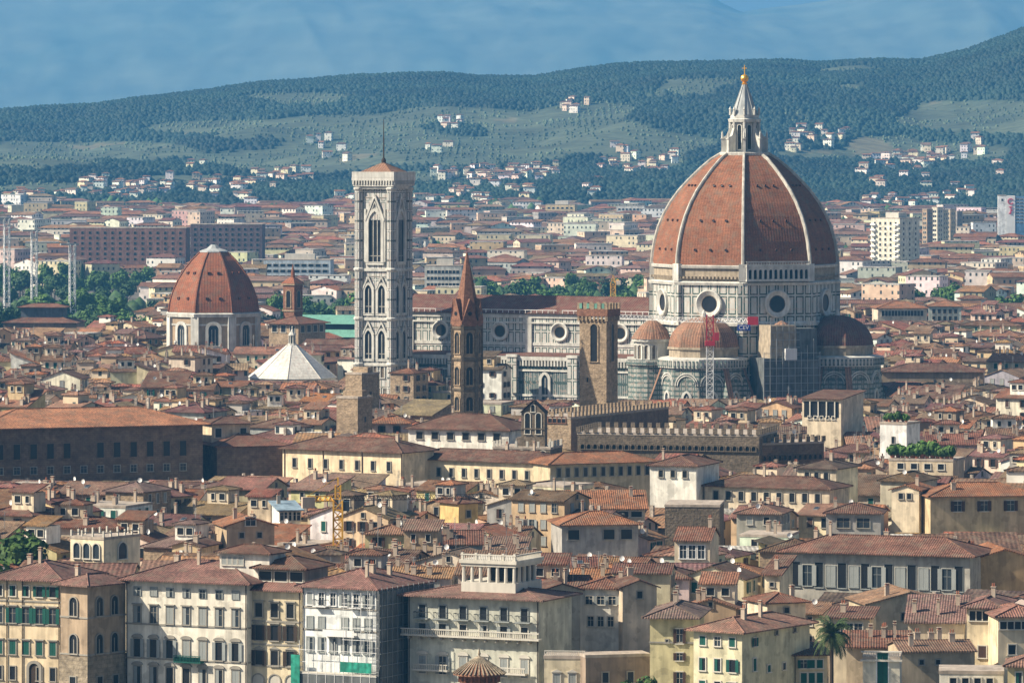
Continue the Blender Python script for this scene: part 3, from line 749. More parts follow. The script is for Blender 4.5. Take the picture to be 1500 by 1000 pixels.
# lantern
LT = bpy.data.objects.new('lantern', None); col.objects.link(LT); LT.parent = CATH; LT.location = (0,0,0)
def lp(name, b, mats, **kw): return b.build(name, mats, LT, **kw)
b = MB(); b.loft([octa(7.8,88.9), octa(8.0,89.9), octa(7.6,90.1)], 0); b.lathe([(4.1,90.1),(4.1,99.5)], 8, 0, ph=R(22.5)); b.loft([octa(5.0,99.5), octa(5.2,100.4), octa(4.3,100.8)], 0); b.loft([octa(4.5,100.8), octa(4.5,101.7)], 0, cap=True)
for i in range(8):
    a = R(22.5+i*45); x, y = 4.5*math.cos(a), 4.5*math.sin(a); b.lathe([(.55,90.1),(.5,99.5)], 6, 0, cx=x, cy=y); b.lathe([(.42,101.7),(.35,103.2),(.5,103.5),(.05,104.4)], 6, 0, cx=x, cy=y)
lp('lantern_body', b, [M['mar_white']])
for i in range(8):
    a = R(22.5+i*45); b = MB().at(0,0,0,a)
    for s in (-.45,): b.prism([(4.4,s),(7.4,s),(7.4,-s),(4.4,-s)], 90.1, 90.6, 0)
    prof = [(4.3,90.6),(7.3,90.6),(7.3,94.2),(6.6,94.8),(5.8,95.3),(5.2,96.6),(4.9,97.6),(4.3,97.8)]
    b.face([(p[0],-.45,p[1]) for p in prof]); b.face([(p[0],.45,p[1]) for p in reversed(prof)])
    for p, q in zip(prof[1:], prof[2:]): b.face([(p[0],-.45,p[1]),(p[0],.45,p[1]),(q[0],.45,q[1]),(q[0],-.45,q[1])])
    b.box(6.4,7.6,-.6,.6,94.2,94.5,0); b.lathe([(.35,94.5),(.3,96),(.02,96.8)], 6, 0, cx=7.0)
    lp('lantern_buttress', b.at(), [M['mar_white']])
    a = R(i*45); ap2 = 4.1*math.cos(R(22.5)); w = link('lantern_window', win('round', 1.25, 7.6, .25, 'mar_white', pane='dark', dep=.3, sill=False), LT, loc=(ap2*math.cos(a), ap2*math.sin(a), 91.0), rz=a+R(90))
b = MB(); b.lathe([(4.1,101.7),(3.1,104.5),(2.2,107.0),(1.3,109.5),(.75,111.2)], 16, 0)
for i in range(8):
    a = R(22.5+i*45); b.bar((4.1*math.cos(a),4.1*math.sin(a),101.8),(.7*math.cos(a),.7*math.sin(a),111.2),.35)
lp('lantern_cone', b, [M['lead']])
b = MB(); b.lathe([(.75,111.2),(.9,111.6),(.5,112.0)]+[(max(.05,1.28*math.cos(t)),113.2+1.28*math.sin(t)) for t in [R(-75+15*k) for k in range(12)]], 16, 0); lp('gilt_ball', b, [M['gold']], smooth=True)
b = MB(); b.bar((0,0,114.3),(0,0,117.4),.22); b.bar((-.8,0,116.4),(.8,0,116.4),.2); lp('gilt_cross', b, [M['gold']])
# tribunes (apses) on the south, east and north sides and the small round exedrae between them
def tribune(ang, tile, seen=True):
    a = R(ang); cx, cy = 31.5*math.cos(a), 31.5*math.sin(a); n = 10
    def poly(r, z): return [(cx+r*math.cos(a+2*math.pi*(i+.5)/n), cy+r*math.sin(a+2*math.pi*(i+.5)/n), z) for i in range(n)]
    b = MB(); b.loft([poly(13.5,0), poly(13.5,24.0)], 0, cap=False); b.loft([poly(14.3,24.0), poly(14.4,26.8), poly(12.0,27.2)], 1, cap=True); b.loft([poly(11.0,27.1), poly(11.0,29.6), poly(11.5,29.6), poly(11.5,30.3)], 2, cap=True)
    b.loft([poly(13.7,13.0), poly(13.95,13.0), poly(13.95,13.8), poly(13.5,13.8)], 1, cap=False)
    for i in range(n):
        p, q = Vector(poly(14.35,24.3)[i]), Vector(poly(14.35,24.3)[(i+1)%n])
        for k in range(7):
            c = p+(q-p)*(k+.5)/7; b.bar(c, c+Vector((0,0,2.0)), .5, 0)
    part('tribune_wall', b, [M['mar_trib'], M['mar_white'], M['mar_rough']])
    b = MB(); b.loft([poly(11.2*math.cos(t), 30.3+9.2*math.sin(t)) for t in [R(10*k) for k in range(9)]], 0); part('tribune_dome', b, [M[tile]])
    b = MB(); b.lathe([(.9,39.3),(.7,40.5),(.1,41.6)], 8, cx=cx, cy=cy); part('tribune_finial', b, [M['mar_white']])
    for i in (-2,-1,0,1,2):
        t = a+2*math.pi*i/n; r = 13.5*math.cos(math.pi/n)
        x, y = cx+r*math.cos(t), cy+r*math.sin(t)
        link('tribune_window', win('point', 2.0, 11.0, .7, 'mar_white', pane='glass', mull=1, dep=.4), CATH, loc=(x, y, 5.5), rz=t+R(90))
        b = MB()
        for rr_ in (3.1, 3.8):
            for k in range(12):
                t0, t1 = math.pi*k/12, math.pi*(k+1)/12
                b.bar((rr_*math.cos(t0),-.18,18.6+rr_*math.sin(t0)),(rr_*math.cos(t1),-.18,18.6+rr_*math.sin(t1)),.32)
        w = part('blind_arch', b, [M['mar_white']]); w.location = (x, y, 0); w.rotation_euler = (0,0,t+R(90))
    for i in (-1.5, 1.5, -2.5, 2.5):
        t = a+2*math.pi*i/n; b = MB().at(cx, cy, 0, t)
        prof = [(12.5,24),(12.5,0),(17.2,0),(17.2,13.5),(13.4,24)]
        b.face([(p[0],-.8,p[1]) for p in prof]); b.face([(p[0],.8,p[1]) for p in reversed(prof)])
        b.face([(17.2,-.8,0),(17.2,.8,0),(17.2,.8,13.5),(17.2,-.8,13.5)]); b.face([(17.3,-1,13.5),(17.3,1,13.5),(13.3,1,24.3),(13.3,-1,24.3)],1)
        part('tribune_buttress', b.at(), [M['mar_trib'], M['halftile']])
tribune(-90, 'halftile'); tribune(0, 'navetile'); tribune(90, 'navetile')
for ang in (-135, -45):
    a = R(ang); cx, cy = 31.0*math.cos(a), 31.0*math.sin(a)
    b = MB(); b.lathe([(7.5,0),(7.5,23.5),(8.2,24),(8.2,25.2),(6.2,25.4)], 14, 0, cx, cy); b.lathe([(5.4,25.4),(5.4,31.0),(6.2,31.2),(6.3,32.0)], 14, 1, cx, cy); part('exedra', b, [M['mar_trib'], M['mar_white']])
    b = MB(); b.lathe([(6.5,32.0),(5.2,34.2),(3.4,36.2),(1.6,37.5),(.3,38.2)], 16, 0, cx, cy); part('exedra_roof', b, [M['halftile']])
    for k in range(-3, 4):
        t = a+R(26*k); link('exedra_niche', win('round', 1.5, 4.3, .3, 'mar_white', pane='greystone', dep=.3), CATH, loc=(cx+5.3*math.cos(t), cy+5.3*math.sin(t), 25.8), rz=t+R(90))
def cw(lx, ly):
    """cathedral plan coordinates to world"""
    return CX+lx*math.cos(CA)-ly*math.sin(CA), CY+lx*math.sin(CA)+ly*math.cos(CA)
for lx, ly, w, d in ((-72,0,100,46),(0,0,62,62),(0,-34,30,36),(34,0,36,30)): x, y = cw(lx, ly); plot(x, y, w, d, CA)
PROT += [(600,950,586,1652),(950,1300,584,1645)]

# scaffolding in front of the south-east side
x, y = cw(23.5,-23.5); SC = root('scaffolding', x, y, CA+R(45), 0, 'tall grey scaffolding wrapped round the choir between the two apses', 'scaffolding')
b = MB(); b.box(-9,9,-6,5,0,27,0,bottom=False); b.box(-6.5,2,-5,5,27,37,1,bottom=False); b.box(2.002,9.2,-4,5,27,36,0,bottom=False); b.build('sheeting', [M['netgrey'], M['mar_rough']], SC)
b = MB()
for i in range(10): b.bar((-9.2+i*2.05,-6.3,0),(-9.2+i*2.05,-6.3,29+2*(i%3)),.16)
for k in range(13): b.bar((-9.3,-6.35,2.3*k+1),(9.5,-6.35,2.3*k+1),.14)
for i in range(5): b.bar((-6.5+i*2,-5.25,27),(-6.5+i*2,-5.25,38.5),.14)
for k in range(5): b.bar((-6.6,-5.3,28+2.3*k),(3,-5.3,28+2.3*k),.14)
b.build('tube_frame', [M['metal']], SC)
b = MB(); b.box(-2.2,1.6,-6.6,-5,26.5,30,0); b.build('site_cabin', [M['white']], SC)

def lattice(b, x, y, z0, z1, w, t, m=0, step=None):
    step = step or w; n = max(1, int((z1-z0)/step)); c = [(x-w/2,y-w/2),(x+w/2,y-w/2),(x+w/2,y+w/2),(x-w/2,y+w/2)]
    for p in c: b.bar((p[0],p[1],z0),(p[0],p[1],z1),t,m)
    for i in range(n):
        za, zb = z0+(z1-z0)*i/n, z0+(z1-z0)*(i+1)/n
        for k in range(4):
            p, q = c[k], c[(k+1)%4]; b.bar((p[0],p[1],za),(q[0],q[1],zb),t*.6,m) if (i+k)%2 else b.bar((q[0],q[1],za),(p[0],p[1],zb),t*.6,m)
            b.bar((p[0],p[1],za),(q[0],q[1],za),t*.6,m)
def jib(b, p, q, w, h, t, m=0):
    p, q = Vector(p), Vector(q); d = (q-p); L = d.length; d.normalize(); s = Vector((-d.y,d.x,0)).normalized()*w/2; n = max(2, int(L/h)); up = Vector((0,0,h))
    b.bar(p+s,q+s,t,m); b.bar(p-s,q-s,t,m); b.bar(p+up,q+up,t,m)
    for i in range(n):
        a, c = p+d*L*i/n, p+d*L*(i+1)/n; mid = (a+c)/2+up
        for e in (s,-s): b.bar(a+e,mid,t*.6,m); b.bar(mid,c+e,t*.6,m)
        b.bar(a+s,a-s,t*.6,m)
def text_mesh(body, size, name, mat, ext=.02):
    cu = bpy.data.curves.new(name, 'FONT'); cu.body = body; cu.size = size; cu.extrude = ext; cu.align_x = 'CENTER'; cu.align_y = 'CENTER'
    o = bpy.data.objects.new(name, cu); me = bpy.data.meshes.new_from_object(o); bpy.data.objects.remove(o); me.materials.clear(); me.materials.append(mat); return me
M['blue'] = m_plain('blue_plate', (.03,.06,.30), amp=.05); M['inkred'] = m_plain('red_ink', (.55,.05,.10), amp=.05)
Yc = 1592.; xc = wx(1040, Yc)
CR = root('tower_crane', xc, Yc, 0, 0, 'white lattice tower crane with a red slewing head beside the cathedral apse', 'crane')
b = MB(); lattice(b,0,0,0,32.0,2.0,.26); b.build('mast', [M['white']], CR)
zt = wz(482, Yc); b = MB(); lattice(b,0,0,32.0,wz(466,Yc)+1.0,2.0,.3); b.box(-1.5,1.5,-1.5,1.5,zt-5,zt-3.6,0); b.box(1.3,2.7,-1.7,-.1,zt-3.4,zt-1.0,0); b.build('slewing_head', [M['red']], CR)
zj = wz(470, Yc)-.4
b = MB(); jib(b,(2,0,zj),(11.5,0,zj),1.4,1.3,.26); b.build('counter_jib', [M['white']], CR)
b = MB(); b.box(11.4,14.6,-1.0,1.0,zj-.8,zj+1.6,0); b.build('counterweight', [M['red']], CR)
b = MB(); jib(b,(-2,0,zj),(-30,12,zj+.8),1.0,1.2,.13); b.build('jib', [M['white']], CR)
b = MB(); b.box(8.2,12.2,-1.35,-1.2,zj-2.5,zj-.7,0); sg = b.build('sign_board', [M['blue']], CR)
link('lettering', text_mesh('CEV', 1.7, 'lettering', M['white']), sg, loc=(10.2,-1.42,zj-1.6)).rotation_euler = (R(90),0,0)

# ================================================================ the campanile
x, y = cw(-112,-30)
CP = root('bell_tower', x, y, CA, 0, 'tall square marble bell tower with tiers of pointed windows and a mast on its roof', 'bell tower')
hw = 5.75; LV = [0,10,23,37.4,53.0,78.6]
b = MB(); b.box(-hw,hw,-hw,hw,0,79,0,bottom=False); part('shaft', b, [M['mar_camp']], CP)
for sx in (-1,1):
    for sy in (-1,1):
        b = MB(); b.lathe([(1.45,0),(1.45,79)], 8, 0, sx*hw, sy*hw, R(22.5))
        for z in LV[1:]: b.lathe([(1.45,z-.9),(1.85,z-.3),(1.85,z+.15),(1.45,z+.4)], 8, 1, sx*hw, sy*hw, R(22.5), cap=False)
        part('corner_buttress', b, [M['mar_camp2'], M['mar_white']], CP)
for z in LV[1:-1]: b = MB(); b.box(-hw-.5,hw+.5,-hw-.5,hw+.5,z-.7,z-.15,0); b.box(-hw-.3,hw+.3,-hw-.3,hw+.3,z-.15,z+.2,0); part('string_course', b, [M['mar_white']], CP)
for z in (15.5,18.0,26,34.5,41,50.5,57,75.5): b = MB(); b.box(-hw-.14,hw+.14,-hw-.14,hw+.14,z,z+.28,0); part('string_course', b, [M['stone_trim']], CP)
b = MB(); q = hw+1.0
b.box(-q,q,-q,q,78.4,79.2,0); b.box(-q-.8,q+.8,-q-.8,q+.8,81.0,82.0,0); b.box(-q-.5,q+.5,-q-.5,q+.5,79.2,79.8,0)
for k in range(15):
    u = -q-.1+k*(2*q+.2)/14-.3
    for f in ((u,u+.4,-q-.8,-q),(u,u+.4,q,q+.8),(-q-.8,-q,u,u+.4),(q,q+.8,u,u+.4)): b.box(f[0],f[1],f[2],f[3],79.8,81.0,0)
b.box(-q,q,-q,q,79.8,81,1)
for e in (-q-.75, q+.45):
    b.box(e,e+.3,-q-.75,q+.75,82.05,83.8,0); b.box(-q-.44,q+.44,e,e+.3,82.05,83.8,0)
part('crown_cornice', b, [M['mar_white'], M['greystone']], CP)
b = MB(); b.loft([[(-6.4,-6.4,82.1),(6.4,-6.4,82.1),(6.4,6.4,82.1),(-6.4,6.4,82.1)],[(-5.9,-5.9,83.6),(5.9,-5.9,83.6),(5.9,5.9,83.6),(-5.9,5.9,83.6)],[(-.6,-.6,86.6),(.6,-.6,86.6),(.6,.6,86.6),(-.6,.6,86.6)]], 0)
part('tower_roof', b, [M['halftile']], CP)
b = MB(); b.lathe([(.75,86.6),(.75,87.6),(.4,88.2)], 8); b.lathe([(.28,88),(.22,94),(.10,100.6)], 6); part('mast', b, [M['wood']], CP)
for side, rz in (('S', 0), ('E', R(90)), ('W', R(-90))):
    def pt(u, z): return {'S': (u,-hw,z), 'E': (hw,u,z), 'W': (-hw,-u,z)}[side]
    for z0 in (24.6, 39.0):
        for u in (-2.35, 2.35):
            link('bifora', win('point', 2.5, 9.0, .75, 'mar_white', pane='dark', mull=1, dep=.45, sill=True, ped=None), CP, loc=pt(u, z0), rz=rz)
            b = MB(); 
            for s in (-1, 1): b.bar((s*2.0,-.35,z0+7.6),(0,-.35,z0+11.6),.45)
            g_ = part('window_gable', b, [M['mar_white']], CP); g_.location = pt(u, 0); g_.rotation_euler = (0,0,rz)
    link('trifora', win('point', 4.4, 16.0, 1.0, 'mar_white', pane='dark', mull=2, dep=.6, sill=True), CP, loc=pt(0, 55.3), rz=rz)
    b = MB(); 
    for s in (-1, 1): b.bar((s*3.4,-.45,68.3),(0,-.45,76.4),.6); b.bar((s*2.5,-.4,68.6),(0,-.4,74.4),.3); b.box(s*3.5-.3,s*3.5+.3,-.5,0,55.3,72,0)
    b.face([(-3.2,-.2,68.5),(3.2,-.2,68.5),(0,-.2,76)],1); g_ = part('window_gable', b, [M['mar_white'], M['mar_camp2']], CP); g_.location = pt(0,0); g_.rotation_euler = (0,0,rz)
    for u in (-2.6,0,2.6): link('niche', win('round', 1.2, 3.6, .3, 'mar_white', pane='greystone', dep=.25, sill=True), CP, loc=pt(u, 18.6), rz=rz)
    for u in (-3.4,-1.1,1.2,3.5): link('relief_panel', win('rect', 1.3, 3.0, .22, 'mar_white', pane='greystone', dep=.2, sill=False), CP, loc=pt(u, 12.2), rz=rz)
plot(x, y, 20, 20, CA); PROT.append((515,615,578,1650))
# ================================================================ other landmarks
def arch_ring(b, r, w, z, y=-.2, m=0, n=10):
    for k in range(n):
        a, c = math.pi*k/n, math.pi*(k+1)/n; b.bar((r*math.cos(a),y,z+r*math.sin(a)),(r*math.cos(c),y,z+r*math.sin(c)),w,m)
# domed chapel on the left
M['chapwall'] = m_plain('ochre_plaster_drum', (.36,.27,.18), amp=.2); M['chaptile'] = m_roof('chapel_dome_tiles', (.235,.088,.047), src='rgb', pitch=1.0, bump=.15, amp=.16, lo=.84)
Y = 1900.; x = wx(313, Y); A = R(3); o = root('domed_chapel', x, Y, A, 0, 'wide chapel with a dark red eight-sided dome over white framed arched windows', 'chapel'); plot(x, Y, 46, 46, A)
def och(r, z): return octa(r, z)
b = MB(); b.loft([och(17.4,17), och(17.4,30.2)], 0, cap=False); b.loft([och(18.2,30.2), och(18.4,31.4), och(17.2,31.9)], 1, cap=True); b.loft([och(17.7,27.2),och(17.7,27.8)],1,cap=False)
for i in range(8):
    a = R(22.5+45*i); b.at(17.2*math.cos(a),17.2*math.sin(a),0,a+R(90)); b.box(-1.5,1.5,-.5,1,17,30.2,1,bottom=False); b.at()
b.build('drum', [M['chapwall'], M['mar_white']], o)
CPR = [(17.6,31.9),(17.0,35.5),(15.8,39.3),(14.0,43.0),(11.5,46.8),(8.6,50.3),(5.4,53.2)]
b = MB(); b.loft([och(r,z) for r,z in CPR], 0); b.build('dome_shell', M['chaptile'], o)
for i in range(8):
    a = R(22.5+45*i); b = MB()
    for (r,z),(r2,z2) in zip(CPR, CPR[1:]): b.bar((r*math.cos(a),r*math.sin(a),z),(r2*math.cos(a),r2*math.sin(a),z2),.5)
    b.build('dome_rib', M['chaptile'], o)
b = MB(); b.loft([och(5.6,53.2), och(5.4,53.7), och(2.6,54.6), och(1.1,55.9)], 0); b.build('lantern_cap', M['lead'], o)
for i in range(8):
    a = R(45*i); ap = 17.4*math.cos(R(22.5)); link('arched_window', win('round', 3.6, 7.6, 1.1, 'mar_white', dep=.5, mull=2), o, loc=(ap*math.cos(a),ap*math.sin(a),20.0), rz=a+R(90))
    for z, du in ((36.5,2.4),(45.5,1.7)):
        for u in (-du, du):
            r = np.interp(z, [q[1] for q in CPR], [q[0] for q in CPR])*math.cos(R(22.5)); b = MB(); b.box(-.45,.45,-.35,.6,-.1,.9,0); b.box(-.3,.3,-.37,-.36,0,.75,1)
            w = b.build('dome_opening', [M['chaptile'], M['dark']], o); w.location = (r*math.cos(a)-u*math.sin(a), r*math.sin(a)+u*math.cos(a), z); w.rotation_euler = (0,0,a+R(90))
b = MB(); b.box(-20,20,-20,20,0,16.6,0,bottom=False); b.build('wall', M['chapwall'], o)
b = MB(); b.at(); X=21
b.loft([[(-X,-X,16.6),(X,-X,16.6),(X,X,16.6),(-X,X,16.6)],[(-16,-16,18.2),(16,-16,18.2),(16,16,18.2),(-16,16,18.2)]],0); b.build('lower_roof', M['navetile'], o)
for px_, r, yt in ((257,6.0,508),(325,5.2,516)):
    Yd = 1850.; xd = wx(px_, Yd); zt = wz(yt, Yd); q = root('small_dome', xd, Yd, 0, 0, 'small tiled cupola with a white finial, %s below the red chapel dome' % ('larger one' if px_ < 300 else 'smaller one'), 'cupola', 'small cupolas by the chapel'); plot(xd, Yd, 12, 12, 0)
    b = MB(); b.lathe([(r,0),(r,zt-6.5),(r+.5,zt-6.3),(r+.5,zt-5.9)],12,0); b.build('drum', M['chapwall'], q)
    b = MB(); b.lathe([(r*math.cos(t)+.1, zt-5.9+4.4*math.sin(t)) for t in [R(12*k) for k in range(8)]],16,0); b.build('cupola_shell', M['halftile'], q)
    b = MB(); b.lathe([(1.3,zt-1.8),(.6,zt-.7),(.35,zt+1.2),(.6,zt+1.6),(.05,zt+2.6)],10,0); b.build('finial', M['mar_white'], q)
# baptistery: white eight-sided pyramid
Y = 1765.; x = wx(428, Y); o = root('baptistery', x, Y, R(-26), 0, 'white eight-sided pyramid roof of the baptistery with a tiny lantern on top', 'baptistery'); plot(x, Y, 32, 32, 0)
b = MB(); b.loft([och(14.2,0), och(14.2,14.0)],0,cap=False); b.loft([och(14.8,13.2),och(14.9,14.2)],1,cap=False); b.build('wall', [M['mar_nave'], M['mar_white']], o)
M['mar_roof'] = m_panels('white_marble_roof', 1.9, 1.3, .0, .09, (.66,.64,.58), (.54,.52,.47), dirt=.22)
b = MB(); b.loft([och(15.2,14.2), och(1.9,25.0)],0)
for i in range(8): a = R(22.5+45*i); b.bar((15.2*math.cos(a),15.2*math.sin(a),14.25),(1.9*math.cos(a),1.9*math.sin(a),25.05),.16,0)
b.build('pyramid_roof', M['mar_roof'], o)
b = MB(); b.lathe([(1.7,25.0),(1.5,25.6)],8,0); b.lathe([(.8,25.6),(.8,28.2)],8,1)
for i in range(8): a = R(45*i); b.lathe([(.22,25.6),(.2,28.2)],6,0,cx=1.05*math.cos(a),cy=1.05*math.sin(a))
b.lathe([(1.35,28.2),(1.35,28.5),(.7,29.3),(.12,30.6),(.25,30.9),(.05,31.4)],8,0); b.build('lantern', [M['mar_white'], M['dark']], o)
PROT += [(225,390,505,1860),(366,492,558,1753),(392,525,505,1850)]
# hexagonal bell tower with spire
Y = 1345.; x = wx(684, Y); sH = F/Y
def hexa(r, z, n=6, ph=12): return [(r*math.cos(R(ph+i*360/n)), r*math.sin(R(ph+i*360/n)), z) for i in range(n)]
o = root('spired_bell_tower', x, Y, 0, 0, 'slender six-sided brown bell tower with a sharp stone spire in front of the cathedral nave', 'bell tower'); plot(x, Y, 9, 9, 0)
b = MB(); b.loft([hexa(3.75,0), hexa(3.75,47)],0,cap=False)
for z in (23.5,30.5,38.2,46.2): b.loft([hexa(3.75,z-.7),hexa(4.15,z-.1),hexa(4.15,z+.25),hexa(3.75,z+.3)],1,cap=False)
for i in range(6):
    a = R(12+60*i); b.bar((3.8*math.cos(a),3.8*math.sin(a),0),(3.8*math.cos(a),3.8*math.sin(a),47),.8,1)
b.build('shaft', [M['rubble'], M['greystone']], o)
b = MB(); b.loft([hexa(4.2,46.6),hexa(4.3,48.0),hexa(3.9,48.1)],0,cap=False); b.loft([hexa(3.7,48.0),hexa(.22,65.3)],0); b.build('spire', M['spirest'] if 'spirest' in M else M['brick'], o)
for i in range(6):
    a = R(12+30+60*i); b = MB().at(0,0,0,a+R(90)); ap = 3.55; b.face([(-1.9,-ap-.25,48.0),(1.9,-ap-.25,48.0),(0,-ap-.25,53.6)],0); b.face([(-1.9,-ap-.25,48.0),(0,-ap-.25,53.6),(0,-ap+2.0,53.6),(-1.4,-ap+.4,48)],0); b.face([(0,-ap-.25,53.6),(1.9,-ap-.25,48.0),(1.4,-ap+.4,48),(0,-ap+2.0,53.6)],0)
    b.face([(.55*math.cos(t),-ap-.3,49.8+.55*math.sin(t)) for t in [6.283*k/12 for k in range(12)]],1)
    b.build('spire_gable', [M['brick'], M['dark']], o)
    for z, hh in ((25,3.6),(31.6,4.6),(39.6,5.4)):
        link('bifora', win('round', 1.7, hh, .3, 'rubble', pane='dark', mull=1, dep=.2, sill=True), o, loc=(3.25*math.cos(a),3.25*math.sin(a),z), rz=a+R(90))
    b.at()
b = MB(); b.bar((0,0,65),(0,0,67.4),.12); b.lathe([(.05,66.2),(.3,66.5),(.05,66.8)],8); b.bar((-.4,0,67),(.4,0,67),.1); b.build('cross', M['iron'], o)
PROT.append((660,708,607,1335)); PROT += [(-20,60,822,978),(470,520,800,1002)]
# square crenellated tower
def merlons(o, mt, x0, x1, y0, y1, z, mw=1.0, gap=1.0, mh=1.3, th=.5, name='merlon'):
    def mk(p, q):
        b = MB(); b.box(p[0],p[1],q[0],q[1],0,mh,0,bottom=False); return b.mesh(name, [mt])
    MX_, MY_ = mk((0,mw),(0,th)), mk((0,th),(0,mw))
    for (a, c, f) in ((x0,x1,0),(x0,x1,1),(y0,y1,2),(y0,y1,3)):
        n = max(1, int((c-a+gap)/(mw+gap))); st = (c-a-mw)/max(1,(n-1)) if n > 1 else 0
        for i in range(n):
            if f > 1 and i in (0, n-1): continue
            u = a+i*st
            if f == 0: link(name, MX_, o, loc=(u,y0,z))
            elif f == 1: link(name, MX_, o, loc=(u,y1-th,z))
            elif f == 2: link(name, MY_, o, loc=(x0,u,z))
            else: link(name, MY_, o, loc=(x1-th,u,z))
Y = 1353.; x = wx(877, Y); o = root('crenellated_tower', x, Y, R(-24), 0, 'square tan stone tower with battlements and one tall arched opening', 'tower'); plot(x, Y, 9, 9, 0)
hw = 3.75; zt = wz(442, Y)
b = MB(); b.box(-hw,hw,-hw,hw,0,zt-4.6,0,bottom=False); b.box(-hw-.15,hw+.15,-hw-.15,hw+.15,26.5,26.8,0); b.build('shaft', M['rubble'], o)
b = MB(); b.box(-hw-.5,hw+.5,-hw-.5,hw+.5,zt-3.6,zt-1.8,1)
for i in range(8):
    u = -hw-.4+i*(2*hw+.1)/7*1.0
    for f in ((u,u+.5,-hw-.45,-hw),(-hw-.45,-hw,u,u+.5),(hw,hw+.45,u,u+.5)): b.box(*f, zt-4.8,zt-3.6,0)
b.build('parapet', [M['rubble'], M['brick']], o); merlons(o,M['rubble'],-hw-.5,hw+.5,-hw-.5,hw+.5,zt-1.8,1.0,.85,1.6)
b = MB(); 
for u in (-3.2,-1.2,1.0,3.0): b.box(u-.35,u+.35,-hw-.56,-hw-.51,zt-1.6,zt-.3,0)
b.build('netting', M['copper'], o)
for rz, p in ((0,(0.3,-hw,zt-15.2)),(R(90),(hw,0,zt-15.2))): link('arched_opening', win('round',1.9,9.6,.35,'rubble',pane='dark',dep=.2), o, loc=p, rz=rz)
for rz, p in ((0,(.3,-hw,17)),(0,(-1.5,-hw,32))): link('slit', win('rect',.5,1.1,.1,'rubble',pane='dark',dep=.1,sill=False), o, loc=p, rz=rz)
PROT.append((845,908,598,1335))
# two plain medieval stone towers
for (xl, xr, yt, yb, Y, yw, d, lab) in ((493,524,583,634,1325.,-28,7.5,'square windowless tan stone tower behind the long yellow building'),(506,530,548,596,1430.,-35,8,'square tower of rough stone with a dark side and a small attic, below the campanile')):
    hh = H('stone_tower', lab, 'tower', xl, xr, yt, Y, yw, d, roof='flat', wallmat='rubble', prot=yb)
    link('window', win('rect',.8,1.3,.12,'rubble',pane='dark',dep=.1), hh.o, loc=(hh.w/2,0,hh.h-6), rz=R(90))
    b = MB(); b.box(-hh.w/2+.3,hh.w/2-.3,-1,1.5,hh.h+.5,hh.h+1.9,0); b.build('parapet_block', M['rubble'], hh.o)
# green-roofed market hall
Y = 1990.; x = wx(508, Y); o = root('market_hall', x, Y, R(-12), 0, 'green sheet-metal roof of the market hall in two tiers, left of the marble campanile', 'market hall'); plot(x, Y, 44, 26, R(-12))
b = MB(); b.box(-21,21,-11,11,0,19.5,1,bottom=False); b.box(-20,20,-7,7,21,24.2,1); b.build('wall', [M['mar_rough'], M['glass']], o)
b = MB(); b.face([(-22,-12,19.5),(22,-12,19.5),(22,-7,22.2),(-22,-7,22.2)]); b.face([(22,12,19.5),(-22,12,19.5),(-22,7,22.2),(22,7,22.2)]); b.face([(-21.5,-8,24.3),(21.5,-8,24.3),(21.5,0,27.5),(-21.5,0,27.5)]); b.face([(21.5,8,24.3),(-21.5,8,24.3),(-21.5,0,27.5),(21.5,0,27.5)]); b.build('roof', M['copper'], o)
# little brick bell tower and the loggia building under it
hh = H('church', 'church block with a hipped roof and open gallery under the eaves, beside the white pyramid', 'church', 394, 437, 474, 1880., -35, 16, roof='hip', wallmat='rubble', wall='tan', tile='red', ov=1.4); hh.row('F',3,476,486,2.2,fm='trim',pane='dark',margin=.6); hh.row('R',4,476,486,2.2,fm='trim',pane='dark',margin=.6)
hh = H('church', 'long church nave with a brown roof and tan side wall, left of the campanile', 'church', 436, 540, 513, 1850., -20, 18, roof='gable', wall='tan', tile='brown', pitch=R(20)); hh.row('F',5,518,532,1.6,kind='round',fm='stone_trim')
Y = 1895.; x = wx(429, Y); o = root('bell_tower', x, Y, R(-35), 0, 'small brown brick bell tower with arched openings and a pointed cap, between two domes', 'bell tower'); plot(x, Y, 8, 8, 0)
b = MB(); b.box(-2.5,2.5,-2.5,2.5,22,41.5,0,bottom=False); b.box(-3,3,-3,3,41.5,42.1,1); b.box(-2.8,2.8,-2.8,2.8,32,32.6,1); b.build('shaft', [M['brick'], M['rubble']], o)
b = MB(); b.loft([[(-3.1,-3.1,42.1),(3.1,-3.1,42.1),(3.1,3.1,42.1),(-3.1,3.1,42.1)],[(-.9,-.9,44.2),(.9,-.9,44.2),(.9,.9,44.2),(-.9,.9,44.2)]],0); b.lathe([(.8,44.2),(.7,46),(.1,49.0)],8,0); b.build('cap', M['chaptile'], o)
for rz, p in ((0,(0,-2.5,33.5)),(R(90),(2.5,0,33.5))): link('arched_opening', win('round',1.9,6,.35,'rubble',pane='dark',dep=.2,mull=0), o, loc=p, rz=rz)

